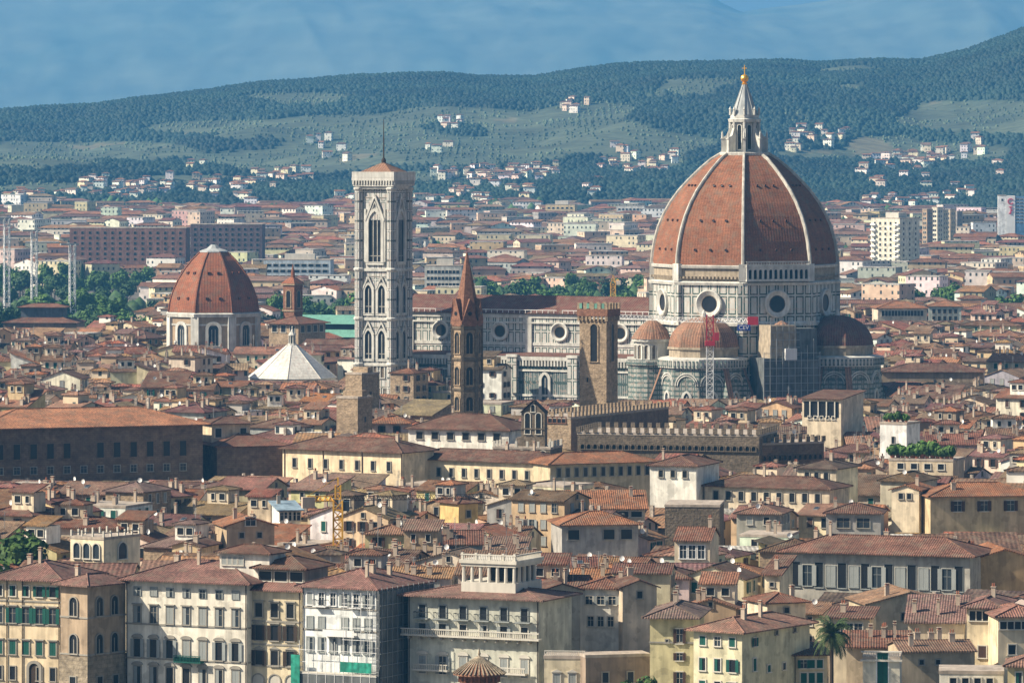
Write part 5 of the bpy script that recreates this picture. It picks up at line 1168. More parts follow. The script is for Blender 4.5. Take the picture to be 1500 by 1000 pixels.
f = H('house', 'cream house with brown shutters and a hipped roof, below the plain ochre gable', 'house', 1416, 1462, 890, 868., -14, 15, wall=(.66,.56,.38), tile=(.20,.11,.09), pitch=R(18), ov=1.0); f.row('F',1,894,908,4.2,pane='dark',fm='trim',mull=3); f.row('F',1,945,962,1.3,sh='closed',sm='brown'); f.row('R',2,940,955,1.2,sh='closed',sm='green'); f.chim(1,5)
f = H('house', 'cream house with dark window band and green shutters at the right photo edge', 'house', 1462, 1530, 904, 858., 5, 12, wall=(.66,.55,.38), tile=(.24,.12,.09), pitch=R(17)); f.row('F',1,910,921,7.0,pane='dark',fm='trim',mull=5,margin=.2); f.row('F',2,944,958,1.2,sh='open',sm='green',pane='dark',margin=.8)
f = H('house', 'small yellow house with a hipped roof in the bottom right corner', 'house', 1476, 1530, 976, 808., -8, 9, wall=(.60,.50,.28), tile=(.21,.12,.09), pitch=R(18)); f.row('F',2,984,1000,.9,sh='closed',sm='green',margin=.6)
f = H('house', 'cream house with a steep brown roof and long wall, right of the palm', 'house', 1330, 1412, 912, 880., -8, 9, wall='cream', tile=(.17,.10,.085), pitch=R(20), roof='shed'); f.chim(3,23)

# ---------------------------------------------------------------- garden turret, palm, near trees, cranes
Y = 690.; x = wx(702, Y); o = root('garden_turret', x, Y, 0, 0, 'small round brick turret with a conical ribbed tile roof at the bottom of photo', 'turret'); zt = wz(958, Y)
b = MB(); b.lathe([(2.4,10),(2.4,zt-2.9),(2.7,zt-2.8),(2.8,zt-2.5)],12,0,ph=.2); 
for i in range(16): a = 6.283*i/16; b.bar((2.65*math.cos(a),2.65*math.sin(a),zt-3.6),(2.65*math.cos(a),2.65*math.sin(a),zt-2.6),.22,1)
b.lathe([(2.75,zt-5.0),(2.9,zt-4.8),(2.9,zt-4.5),(2.5,zt-4.4)],12,1,ph=.2); b.lathe([(2.0,0),(2.0,10),(2.4,10)],12,0); b.build('wall', [M['brick'], M['pot']], o)
b = MB(); b.lathe([(3.5,zt-2.6),(3.45,zt-2.45),(1.7,zt-1.15),(.3,zt-.35)],12,0,ph=.2)
for i in range(36): a = 6.283*i/36; b.bar((3.55*math.cos(a),3.55*math.sin(a),zt-2.4),(.35*math.cos(a),.35*math.sin(a),zt-.3),.14,1)
b.build('roof', [M['brick'], M['pottan'] if 'pottan' in M else M['rustic']], o)
b = MB(); b.lathe([(.3,zt-.4),(.12,zt-.1),(.2,zt+.1),(.02,zt+.9)],8); b.build('finial', M['rustic'], o)
def palm(px, pt, Y, label):
    x = wx(px, Y); z = wz(pt, Y)-1.6; o = root('palm_tree', x, Y, 0, 0, label, 'palm'); rr = random.Random(4)
    b = MB(); b.lathe([(.5,0),(.36,2),(.33,z-1),(.5,z-.2),(.3,z+.4)],9); b.build('trunk', M['bark'], o)
    b = MB()
    for i in range(70):
        a = rr.uniform(0,6.283); el = R(rr.uniform(-50,80)); L = rr.uniform(3.4,4.6); p = Vector((0,0,z)); d = Vector((math.cos(a)*math.cos(el),math.sin(a)*math.cos(el),math.sin(el))); s = Vector((-math.sin(a),math.cos(a),0))
        for k in range(9):
            q = p+d*L/9; w = .62*math.sin(math.pi*(k+1.6)/11)
            for e in (-1,1):
                for j in (0,.5):
                    r0 = p+(q-p)*j; b.face([r0, r0+(q-p)*.35, r0+(q-p)*.9+s*e*w+Vector((0,0,-w*.5)), r0+(q-p)*.75+s*e*w+Vector((0,0,-w*.55))])
            b.bar(p,q,.06); p = q; d = (d+Vector((0,0,-.17-.02*k))).normalized()
    b.build('crown', M['palmleaf'], o); return o
palm(1218, 915, 835., 'tall date palm standing alone between the green-shuttered house and the pale villa')
tree(wx(27,958), 958., 9.6, 0, 1.15, 'rounded dark green tree among the tiled roofs at the left edge')
tree(wx(2,952), 952., 7.5, 1, 1.0, 'half-hidden green tree at the very left edge of the roofs')
tree(wx(1241,825), 825., 0, 3, .62, 'small yellowish-green tree just right of the palm trunk')
for i, (p, yy, s) in enumerate(((918,832,.66),(938,838,.75),(955,830,.6))): tree(wx(p,yy), yy, 0, i % 3, s, ['leftmost','middle','rightmost'][i]+' of three leafy green trees in front of the dark garden wall','garden trees by the dark wall')
tree(wx(737,700), 700., 6, 2, .78, 'bright green treetop at the bottom edge beside the round brick turret')
def crane(name, label, px, Y, yt, yj, x0, x1, zb, mat, yawj=0, w=1.6, t=.2):
    x = wx(px, Y); o = root(name, x, Y, 0, 0, label, 'crane'); zt, zj = wz(yt,Y), wz(yj,Y)
    b = MB(); lattice(b,0,0,zb,zj,w,t); b.build('mast', M[mat], o)
    b = MB(); lattice(b,0,0,zj+.3,zt-1.5,w*.6,t*.8); b.bar((0,0,zt-1.5),(0,0,zt),t); b.build('top_tower', M[mat], o)
    c, s = math.cos(yawj), math.sin(yawj); b = MB(); L0, L1 = x0, x1
    jib(b,(1*c,1*s,zj),(L1*c,L1*s,zj),.8,.8,t*.24); b.bar((0,0,zt),(L1*.6*c,L1*.6*s,zj+1.1),.08); b.build('jib', M['wood'], o)
    b = MB(); jib(b,(-1*c,-1*s,zj),(-L0*c,-L0*s,zj),1.0,.9,t*.75); b.bar((0,0,zt),(-L0*c,-L0*s,zj+.9),.08); b.build('counter_jib', M[mat], o)
    b = MB(); b.box(-L0-1,-L0+1.4,-.7,.7,zj-1.3,zj+.8,0); cw_ = b.build('counterweight', M['trimc'], o); cw_.rotation_euler = (0,0,yawj)
    b = MB(); b.box(.9,2.2,-.9,.5,zj-1.9,zj-.1,0); b.build('cab', M['glass'], o); return o
crane('tower_crane', 'yellow lattice crane rising from the tiled roofs in the left foreground', 495, 1000., 699, 733, 6, 30, 4, 'yellow', R(14), 1.7, .3)
crane('tower_crane', 'small distant yellow crane behind the battlemented square tower', 898, 2500., 403, 413, 3, 13, 4, 'yellow', R(160), 2.2, .5)
# ---------------------------------------------------------------- light masts, far blocks
for i, (px, yt, Y, lab) in enumerate(((10,320,2600.,'tall white lattice mast at the left edge of the park trees'),(50,338,2620.,'white lattice mast between the two others above the park trees'),(106,358,2560.,'shortest white lattice mast, right-hand one of the three above the park trees'))):
    o = root('lattice_mast', wx(px,Y), Y, R(20), 0, lab, 'mast', 'lattice masts by the park'); zt = wz(yt,Y); b = MB(); lattice(b,0,0,0,zt,2.6,.36,step=3.4); b.build('mast', M['white'], o)
    b = MB(); b.box(-6,3,-1,1,zt-.4,zt+.5,0); b.build('lamp_frame', M['metal'], o)
def block(name, label, x0, x1, x2, yt, Y, wc, fw, cols, fl, yaw=-30, mat_='wall', extra=True, wm='grey', bal=False):
    hh = H(name, label, 'apartment block', x0, x1, yt, Y, yaw, max(8,(x2-x1)*Y/F/abs(math.sin(R(yaw)))) if x2 > x1 else 14, roof='flat', wall=wc, wallmat=mat_)
    ns = max(2,int((hh.d-2)/5)); me = win('rect', fw, 1.5, .08 if name == 'slab_block' else .15, 'trim' if name != 'slab_block' else 'stone_trim', pane='dark', dep=.15, sill=bal)
    for k in range(fl):
        z = hh.h-3.6-3.3*k; put_windows(hh.o, hh.w, hh.d, 'F', cols, z, me, 1)
        if x2 > x1 and cols*fl+ns*fl < 98: put_windows(hh.o, hh.w, hh.d, 'R', ns, z, me, 1)
    if bal:
        for k in range(fl):
            z = hh.h-4.2-3.3*k
            for u in (-hh.w/2+2.0, hh.w/2-2.0): b = MB(); b.box(u-1.9,u+1.9,-hh.d/2-1.4,-hh.d/2-.02,z,z+1.1,0); b.build('balcony', M['white'], hh.o)
    if extra: b = MB(); b.box(-hh.w*.2,hh.w*.25,-hh.d*.2,hh.d*.2,hh.h+.5,hh.h+3.6,0); b.build('stair_head', M['trim'], hh.o)
    return hh
block('apartment_tower','tall bright cream apartment tower with balconies, right of the great dome',1276,1318,1350,320,3250.,(.74,.70,.56),1.3,5,9,-38,bal=True)
for i,(a,c,t_,wc) in enumerate(((1351,1358,307,(.45,.33,.22)),(1365,1373,304,(.72,.66,.52)),(1374,1381,308,(.58,.50,.36)),(1384,1392,307,(.50,.40,.28)),(1396,1402,310,(.36,.32,.28)))):
    block('tower_block','thin distant %s tower block, %s of five beyond the cream apartment tower'%(['brown','white','cream','tan','grey'][i],['first','second','third','fourth','last'][i]),a,c,c+3,t_,3700.+i*40,wc,1.2,2,8,-35,extra=False)
hh = block('office_block','white and blue office block with a red emblem at the right photo edge',1462,1474,1474,287,3800.,(.78,.78,.76),1.2,1,1,-4,extra=False)
b = MB(); b.box(hh.w/2+.02,hh.w/2+6.4,-hh.d/2-.3,hh.d/2,0,hh.h,0,bottom=False); b.build('sign_wall', M['white'], hh.o)
b = MB(); b.box(hh.w/2+6.42,hh.w/2+22,-hh.d/2,hh.d/2,0,hh.h-.5,0,bottom=False); gl = b.build('glass_wall', M['wall'], hh.o, (.10,.20,.34))
for i in range(5):
    for k in range(8): link('window', win('rect',2.2,1.2,.12,'white',pane='glass',dep=.1,sill=False), hh.o, loc=(hh.w/2+8.2+i*3,-hh.d/2,hh.h-3-2.4*k))
b = MB(); x0 = hh.w/2+3.2; y0 = -hh.d/2-.45
arch = [( (1.9*math.cos(R(a)), 1.9*math.sin(R(a))) ) for a in range(30,331,20)]
for p,q in zip(arch,arch[1:]): b.bar((x0+p[0],y0,hh.h-4+p[1]),(x0+q[0],y0,hh.h-4+q[1]),.7)
b.bar((x0-1.2,y0,hh.h-8),(x0+1.2,y0,hh.h-8),.7); b.bar((x0,y0,hh.h-8),(x0,y0,hh.h-13),.7); b.bar((x0-1.2,y0,hh.h-13),(x0+1.2,y0,hh.h-10),.6); b.build('emblem', M['inkred'], hh.o)
block('slab_block','long dark red-brown housing slab far behind the chapel dome',102,272,272,334,3300.,(.19,.105,.085),1.6,15,6,-8,extra=False)
block('slab_block','dark purple-brown housing slab, right end of the long red-brown one',279,384,384,329,3350.,(.13,.09,.095),1.6,11,6,-5,extra=False)
block('office_block','low white and blue glass office building between chapel dome and campanile',386,484,484,381,3000.,(.42,.48,.52),3.0,9,4,-6)
block('apartment_block','beige striped apartment block beyond the nave, left of the great dome',876,914,944,337,3900.,(.58,.44,.34),4.0,2,6,-40)
block('apartment_block','white balconied apartment block with a red roof band, right of campanile',622,676,676,390,2720.,(.50,.50,.46),1.6,9,4,-5)
block('apartment_block','pale yellow villa-like block standing at the foot of the hills',799,842,842,300,4700.,(.66,.50,.28),2.0,6,3,-10)
block('villa','long white villa with a tiled roof at the foot of the hills',903,944,944,302,4750.,(.74,.70,.62),2.0,7,2,-6,extra=False)
hh = simple('long_house','long pale row building with a red roof and many small windows, right of the drum',1236,1352,387,2350.,-6,14,[('F',17,392,400,1.4,D)],wall=(.50,.50,.46),tile='red') if False else H('long_house','long pale building with a red roof and a row of windows, right of the drum','building',1236,1352,389,3200.,-6,14,wall=(.50,.50,.46),tile='red'); hh.row('F',17,392,400,1.4,**D)
hh = H('long_house','long cream house with a strip of dark windows under orange tiles, right of the drum','building',1286,1358,452,2240.,5,16,wall=(.60,.52,.40),tile='orange',prot=470); hh.row('F',1,455,463,18,fm='trim',pane='dark',mull=12)
hh = H('long_house','grey-green four-window-row building with a dull orange roof near the right edge','building',1360,1408,449,2270.,-4,14,wall=(.42,.46,.42),tile='orange',prot=470); hh.row('F',5,453,459,1.3,**D).row('F',5,463,470,1.3,**D)
hh = H('church','long low shed-like church roof of dark tiles above small arches, right of east apse','church',1292,1440,545,1740.,-4,18,wall='stone',tile='brown',pitch=R(14),prot=560)
hh = H('pagoda_roofed_house','wide low pavilion with a two-tier red roof at the left, below the park trees','building',5,112,473,2150.,-4,22,wall='brown',tile='red',pitch=R(14),prot=480)
b = MB(); b.box(-9,9,-4,4,hh.h,hh.zr+3,0,bottom=False); q_ = b.build('upper_storey', M['wall'], hh.o, (.10,.12,.14)); b = MB(); roof_geo(b,18,8,hh.zr+3,'hip',R(14),1.4); b.build('roof', M['roof'], q_, ROOFC['red'])

# ---------------------------------------------------------------- the rest of the town
PARKS = [(-60,240,2150,3250),(386,528,2080,2720),(690,958,2560,3000),(1282,1346,2560,2860),(1362,1404,2640,2820),(1462,1540,2440,2600)]
def in_park(x, y, pad=0):
    px = 750+x*F/y; return any(a-pad < px < c+pad and e < y < f_ for a,c,e,f_ in PARKS)
WK = ['cream']*5+['white']*7+['beige']*4+['tan']*3+['ochre']*2+['grey']*3+['paleyellow']*3+['pink']*1+['stone']*2+['yellow']
RK = ['brown']*5+['orange']*4+['red']*3+['dusty']*5+['dark']*1+['tan']*2
class Hs: cl = 0
fill = []; A0 = R(-26); ca, sa = math.cos(A0), math.sin(A0); st = 12.8
for i in range(-190, 290):
    for j in range(20, 220):
        gx = i*st; gy = j*st; x = gx*ca-gy*sa*.0-0; 
        x, y = gx*ca-(gy)*math.sin(A0), gx*math.sin(A0)+gy*ca
        x += rnd.uniform(-2,2); y += rnd.uniform(-2,2)
        if not (905 < y < 2300): continue
        px = 750+x*F/y
        if px < -650 or px > 2150: continue
        s = Hs(); s.x, s.y = x, y; q = rnd.random()
        big = rnd.random() < .12
        s.w = rnd.uniform(8,13.5) + (rnd.uniform(6,14) if big else 0); s.d = rnd.uniform(8,12.5)
        s.ya = A0+R(rnd.choice([0,0,0,4,-5,9,-10])+ (18 if vnoise(np.array([x/130.]),np.array([y/130.]),5)[0] > .62 else 0))
        s.h = rnd.gauss(16.0,2.9); s.h = max(10.5, min(23.5, s.h))
        if rnd.random() < .06: s.h += 3.5
        s.kind = rnd.choices(['gable','hip','shed','flat'],[.56,.28,.10,.06])[0]; s.axis = rnd.choice('xxy') if s.w < 18 else 'x'
        s.wall, s.tile = rnd.choice(WK), rnd.choice(RK); s.pitch = R(rnd.uniform(14,21)); s.ov = rnd.uniform(.5,.9)
        s.attic = rnd.random() < (.38 if not big else .6); s.big = big
        if big and 1350 < y < 1800: s.wall = 'tan'; s.h = min(s.h, 14)
        if in_park(x, y) or inplot(x, y, s.w-1.2, s.d-1.2, s.ya, .3): continue
        fill.append(s)
# keep houses out of one another where a big one spreads over its neighbours
fill.sort(key=lambda s: s.y)
grid = {}; keep = []
for s in fill:
    k = (int(s.x//14), int(s.y//14)); ok = True
    for a in (-1,0,1,2):
        for c in (-2,-1,0,1,2):
            for t_ in grid.get((k[0]+a,k[1]+c),()) or ():
                if math.hypot(t_.x-s.x,t_.y-s.y) < (min(s.w,s.d)+min(t_.w,t_.d))*.40: ok = False
    if ok: grid.setdefault(k,[]).append(s); keep.append(s)
fill = keep
def clampp(s):
    t = math.tan(s.pitch); span = s.d if s.axis == 'x' or s.kind == 'hip' else s.w
    if s.kind == 'hip': span = min(s.w, s.d)
    rise = {'gable':(span/2+s.ov)*t,'hip':(span/2+s.ov)*t,'shed':(span+2*s.ov)*t,'flat':.6}[s.kind]+.25
    r = (s.w*abs(math.cos(s.ya))+s.d*abs(math.sin(s.ya)))/2*F/s.y; px = 750+s.x*F/s.y
    for (a,c,row,Yp) in PROT:
        if s.y < Yp and px+r > a and px-r < c:
            zmax = EYE-(row-HY)*s.y/F
            if s.h+rise > zmax: s.h = zmax-rise; s.cl = 1
            if s.h+rise > zmax-2.5: s.attic = False
    s.rise = rise; s.top = HY+(EYE-s.h-rise)*F/s.y; s.p0, s.p1 = px-r, px+r; s.px = px
    return s.h > 4
fill = [s for s in fill if clampp(s)]
sk = Sky(); HAND.sort(key=lambda q: q[3]); hi = 0
for s in fill:
    while hi < len(HAND) and HAND[hi][3] < s.y: sk.add(HAND[hi][0], HAND[hi][1], HAND[hi][2]); hi += 1
    s.vis = sk.see(s.p0, s.p1, s.top); s.buf = sk.b.copy()
    eave = HY+(EYE-s.h)*F/s.y
    sk.add(s.p0+3, s.p1-3, eave-(eave-s.top)*.45)
def bufat(s, px):
    i = int(px+100); return s.buf[i] if 0 <= i < 1700 else 0
N_HOUSES = 250
top = sorted([s for s in fill if -60 < s.px < 1560], key=lambda s: -s.vis)[:N_HOUSES]
for s in fill: s.ind = False
for s in top: s.ind = True
STY = [dict(fr=.14,fm='stone_trim',pane='dark',sh='open',sm='brown'),dict(fr=.14,fm='trim',pane='glass',sh='open',sm='green'),dict(fr=.12,fm='trim',pane='dark'),dict(fr=.12,fm='stone_trim',pane='glass',sh='closed',sm='grey'),dict(fr=.12,fm='stone_trim',pane='dark',sh='half',sm='brown'),dict(fr=.1,fm='trim',pane='dark',sh='closed',sm='green')]
INFO = []
def roofz(s, u, v):
    t = math.tan(s.pitch)
    if s.kind == 'flat': return s.h+.5
    if s.kind == 'shed': return s.h+.22+((v if s.axis == 'x' else -u)+(s.d if s.axis == 'x' else s.w)/2+s.ov)*t
    if s.kind == 'gable': return s.h+.22+((s.d/2+s.ov-abs(v)) if s.axis == 'x' else (s.w/2+s.ov-abs(u)))*t
    return s.h+.2+min(s.d/2+s.ov-abs(v), s.w/2+s.ov-abs(u))*t
for n_, s in enumerate([q for q in fill if q.ind]):
    wc = [c*rnd.uniform(.86,1.1) for c in WALLC[s.wall]]; rc = [c*rnd.uniform(.82,1.15) for c in ROOFC[s.tile]]
    wm = 'rubble' if s.wall == 'stone' else 'wall'
    o, rf, zr = house('house', None, 'house', s.x, s.y, s.w, s.d, s.h, s.ya, s.kind, tuple(wc), tuple(rc), s.pitch, s.ov, s.axis, wallmat=wm)
    c, n = math.cos(s.ya), math.sin(s.ya); feats = []
    def scr(u, v, z): X_, Y_ = s.x+u*c-v*n, s.y+u*n+v*c; return pix(X_, Y_, z)
    sty = dict(rnd.choice(STY)); ww = rnd.choice([.95,1.05,1.15]); hh_ = rnd.choice([1.5,1.7,1.9]); nwin = 0
    for side, L, nx, ny in (('F',s.w,n,-c),('R',s.d,c,n),('L',s.d,-c,-n)):
        if (nx*s.x+ny*s.y) > -.10*s.y: continue
        nw = max(1, int((L-1.4)/rnd.uniform(2.6,3.6)))
        gab = s.kind == 'gable' and ((s.axis == 'x') == (side in 'RL'))
        for k in range(3):
            z = s.h-.5-hh_-3.35*k
            if z < 1: break
            for i in range(nw):
                if rnd.random() < .16: continue
                a = -L/2+1.0+(L-2.0)*(i+.5)/nw
                loc = {'F':(a,-s.d/2,z),'R':(s.w/2,a,z),'L':(-s.w/2,-a,z)}[side]
                p = scr(*loc[:2], z+hh_*.6)
                if p[1] < bufat(s, p[0]) and nwin < 26:
                    link('window', win('rect',ww,hh_,**(sty if rnd.random() < .72 else {**sty,'sh':rnd.choice([None,'closed','half','open'])})), o, loc=loc, rz={'F':0,'R':R(90),'L':R(-90)}[side]); nwin += 1
        if gab and L > 7 and rnd.random() < .7:
            z = s.h+.3; loc = {'F':(0,-s.d/2,z),'R':(s.w/2,0,z),'L':(-s.w/2,0,z)}[side]
            link('attic_window', win('rect',.75,.95,.1,'stone_trim',pane='dark'), o, loc=loc, rz={'F':0,'R':R(90),'L':R(-90)}[side])
    if s.attic:
        aw, ad, ah = rnd.uniform(4,6.5), rnd.uniform(4,6), rnd.uniform(2.3,3.0); u0, v0 = rnd.uniform(-.2,.2)*s.w, rnd.uniform(-.15,.15)*s.d
        zb = s.h+.1; zt = s.h+s.rise*.75+ah; ac = WALLC[rnd.choice(WK)]
        b = MB().at(u0,v0); b.box(-aw/2,aw/2,-ad/2,ad/2,zb,zt,0,bottom=False,top=False); at_ = b.build('attic', M['wall'], o, ac)
        b = MB().at(u0,v0); roof_geo(b,aw,ad,zt,rnd.choice(['hip','shed','hip']),R(14),.5); b.build('roof', M['roof'], at_, rc)
        for u in (-aw*.22,aw*.22): link('window', win('rect',rnd.choice([.8,1.3]),1.3,.1,'trim',pane='dark',sh=None), at_, loc=(u0+u,v0-ad/2,zt-1.9))
        feats.append('attic')
    nc = 0 if s.cl else rnd.randint(2,6)
    for i in range(nc):
        u, v = rnd.uniform(-.42,.42)*s.w, rnd.uniform(-.42,.42)*s.d
        link('chimney', CH[rnd.randrange(4)], rf, loc=(u,v,roofz(s,u,v)), rz=rnd.choice([0,R(90)]))
    for _ in range(0 if s.cl else rnd.choice([0,1,1,2])):
        u, v = rnd.uniform(-.3,.3)*s.w, rnd.uniform(-.3,.3)*s.d; link('antenna', AN[rnd.randrange(3)], rf, loc=(u,v,roofz(s,u,v)), rz=rnd.uniform(0,3)); 
    if rnd.random() < .6:
        u, v = rnd.uniform(-.4,.4)*s.w, rnd.uniform(-.4,.1)*s.d; link('satellite_dish', DISH, rf, loc=(u,v,roofz(s,u,v)), rz=rnd.uniform(-.6,.3)); feats.append('dish')
    if s.kind == 'gable' and s.axis == 'x' and rnd.random() < .6:
        u, v = rnd.uniform(-.3,.3)*s.w, -s.d*.25; k = link('skylight', SKYL, rf, loc=(u,v,roofz(s,u,v)-.02)); k.rotation_euler = (s.pitch,0,0)
    s.feats = feats; s.o = o; s.nwin = nwin; INFO.append(s)

# labels for the town houses: look, then the landmark beside them, then an order among true look-alikes
LM = [(30,800,'the round dark tree'),(128,805,'the arched cream pavilion'),(270,845,'the long white palazzo'),(400,850,'the narrow loggia palazzo'),(495,760,'the yellow crane'),(500,840,'the blue-white palazzo'),(700,820,'the columned altana'),(686,750,'the deep yellow house'),(885,775,'the wide orange hipped roof'),(1014,768,'the blank stone block'),(1050,905,'the green-shuttered house'),(1285,835,'the long painted palace'),(1250,762,'the teal studio windows'),(1440,740,'the wide ochre house'),(1350,660,'the roof garden'),(1308,645,'the white tower house'),(1208,600,'the open loggia house'),(1120,722,'the cream row house'),(1010,645,'the long battlemented wing'),(905,615,'the tall battlemented palace'),(877,560,'the battlemented tower'),(764,620,'the bell gable'),(684,590,'the spired tower'),(700,690,'the low yellow wing'),(500,675,'the tall yellow building'),(880,690,'the orange-roofed wing'),(517,610,'the windowless stone tower'),(565,570,'the campanile'),(150,660,'the long brown palace'),(360,650,'the dark hipped attic palace'),(428,560,'the white pyramid roof'),(313,510,'the red chapel dome'),(1040,585,'the white tower crane'),(1240,590,'the east apse'),(1365,560,'the low dark church roof'),(1320,455,'the strip-windowed house'),(55,480,'the two-tier red pavilion'),(1218,940,'the palm'),(1440,890,'the plain ochre gable'),(200,720,'the brown palace foot')]
CWN = dict(paleyellow='pale yellow',stone='rough stone',ochre='ochre',pink='pinkish')
RN = dict(gable='gabled',hip='hipped',shed='lean-to',flat='flat')
labs = {}
for s in INFO:
    py = s.top; px = s.px; l = min(LM, key=lambda l: (l[0]-px)**2+((l[1]-py)*1.6)**2); dx, dy = px-l[0], py-l[1]
    pos = ('above' if dy < 0 else 'below') if abs(dy)*1.2 > abs(dx) else ('left of' if dx < 0 else 'right of')
    side = 'showing its gable end, ' if s.kind == 'gable' and s.axis == 'y' else ''
    rname = s.tile+' '+RN[s.kind]+' roof' if s.kind != 'flat' else 'flat roof'
    lab = '%s house with %s%s, %s%s %s' % (CWN.get(s.wall,s.wall), rname, ' and attic' if 'attic' in s.feats else '', '', pos, l[2])
    labs.setdefault(lab, []).append(s)
NTH = ['first','second','third','fourth','fifth','sixth','seventh','eighth']
for lab, L in labs.items():
    L.sort(key=lambda s: s.px)
    for i, s in enumerate(L): s.o['label'] = lab if len(L) == 1 else lab+', '+NTH[min(i,7)]+' from left'; s.o['group'] = 'closely packed town houses'

# everything farther or smaller: one mass of roofs
b = MB()
def mass_house(b, x, y, w, d, h, ya, kind, wc, rc, pitch=R(17), ov=.6, axis='x', z0=0, chim=0):
    b.at(x,y,0,ya); b.col = wc; wall_geo(b,w,d,h,kind,pitch,ov,axis,z0,0)
    b.col = rc if kind != 'flat' else (.42,.40,.36); zr = roof_geo(b,w,d,h,kind,pitch,ov,1 if kind != 'flat' else 2,axis=axis)
    b.col = (.40,.34,.28)
    for i in range(chim):
        u, v = rnd.uniform(-.4,.4)*w, rnd.uniform(-.3,.3)*d; b.box(u-.35,u+.35,v-.35,v+.35,h,zr+rnd.uniform(.2,1.2),2,bottom=False)
    b.at()
for s in fill:
    if s.ind: continue
    wc = [c*rnd.uniform(.85,1.1) for c in WALLC[s.wall]]; rc = [c*rnd.uniform(.8,1.2) for c in ROOFC[s.tile]]
    mass_house(b,s.x,s.y,s.w,s.d,s.h,s.ya,s.kind,wc,rc,s.pitch,s.ov,s.axis,0,0 if s.cl else (2 if s.y < 1800 else 1))
    if s.attic:
        b.at(s.x,s.y,0,s.ya); b.col = WALLC[rnd.choice(WK)]; b.box(-2.6,2.6,-2.2,2.2,s.h,s.h+s.rise+1.6,0,bottom=False,top=False); b.col = rc; roof_geo(b,5.2,4.4,s.h+s.rise+1.6,'hip',R(14),.5,1); b.at()
tag(b.build('town_roofs', [M['mass_wall'], M['mass_roof'], M['wallattr'] if 'wallattr' in M else M['mass_roof']]), 'dense mass of smaller tiled roofs and pale walls filling the town', 'houses', kind='stuff')
b = MB(); rf_ = random.Random(99)
far = []
y = 2285.
while y < 5050:
    dy = rf_.uniform(12,17)*(1+.25*(y-2285)/2700); half = 1350*y/F; x = -half
    while x < half:
        dens = .86 if y < 3600 else (.72 if y < 4500 else .5)
        w = rf_.uniform(11,24)*(1.25 if y > 3200 else 1)
        if rf_.random() < .10: w *= 1.9
        if rf_.random() < dens: far.append((x+w/2, y+rf_.uniform(-4,4), w))
        x += w+rf_.uniform(1,7)
    y += dy
for (x, y, w) in far:
    px = 750+x*F/y
    if in_park(x,y,4) or inplot(x,y,w,14,0,3): continue
    q = rf_.random(); d = rf_.uniform(10,15); h = rf_.gauss(12.5,3.4); kind = rf_.choice(['hip','gable','hip','gable','hip','hip','flat'])
    if q < .10 and 2500 < y: h = rf_.uniform(14,23); kind = 'flat'; w = min(w,24)
    if y > 4400: h = min(h, 12)
    g0 = float(terrain(np.array([px]),np.array([y]))[0]) if y > 3300 else 0
    wk = rf_.choice(['white','white','cream','cream','beige','grey','paleyellow','tan','pink','ochre','white']); rk = rf_.choice(['red','red','orange','dusty','brown','dusty'])
    wc = [c*rf_.uniform(.85,1.08) for c in WALLC[wk]]; rc = [c*rf_.uniform(.85,1.2) for c in ROOFC[rk]]
    mass_house(b,x,y,w,d,h+g0,R(rf_.choice([-26,-10,5,-35,20,64]) if w < 26 else rf_.uniform(-14,10)),kind,wc,rc,R(16),.6,rf_.choice('xy') if w < 22 else 'x',g0-6)
# hamlets on the hillside
HAM = [(60,292,12),(110,288,12),(180,285,22),(230,283,12),(300,275,18),(340,278,10),(420,262,24),(380,268,14),(150,272,10),(285,250,4),(470,218,5),(500,228,5),(655,187,7),(668,183,4),(640,215,3),(690,253,14),(665,262,10),(700,270,14),(735,262,10),(770,265,10),(800,255,8),(790,258,8),(830,160,6),(845,158,3),(905,243,10),(935,250,8),(1155,212,4),(1165,208,5),(1185,200,6),(1200,199,4),(1220,205,6),(1235,210,3),(1310,240,14),(1335,236,10),(1350,238,12),(1385,228,10),(1415,217,8),(1430,215,4),(1340,262,6),(1300,242,4),(1260,250,4),(1470,245,5),(520,300,14),(560,296,8),(705,300,14),(640,296,12),(760,285,6),(1020,300,6),(960,255,6),(1395,290,10),(1290,270,5),(30,300,16),(580,300,10),(680,285,6),(865,280,5),(915,225,5),(985,235,5),(240,262,5),(340,292,12),(1280,300,14),(1340,300,12)]
YS = np.linspace(4300,7500,160)
for (hp, hy, n) in HAM:
    for k in range(int(n*.7)+1):
        px = hp+rf_.gauss(0, 19 if n > 6 else 9); rows = HY+(EYE-terrain(np.full(160,px),YS))*F/YS
        i = int(np.argmin(np.abs(rows-(hy+rf_.gauss(0,5))))); Yh = YS[i]+rf_.uniform(-30,30); g0 = float(terrain(np.array([px]),np.array([Yh]))[0])
        wc = [c*rf_.uniform(1.0,1.2) for c in WALLC[rf_.choice(['white','cream','white','paleyellow','white'])]]
        mass_house(b,wx(px,Yh),Yh,rf_.uniform(6,13),rf_.uniform(5,8),g0+rf_.uniform(5.5,9),R(rf_.uniform(-50,10)),rf_.choice(['hip','gable']),wc,ROOFC[rf_.choice(['red','orange','dusty'])],z0=g0-8)
tag(b.build('far_suburbs', [M['mass_wall'], M['mass_roof'], M['mass_roof']]), 'distant suburb houses and hillside hamlets thinning out towards the hills', 'houses', kind='stuff')

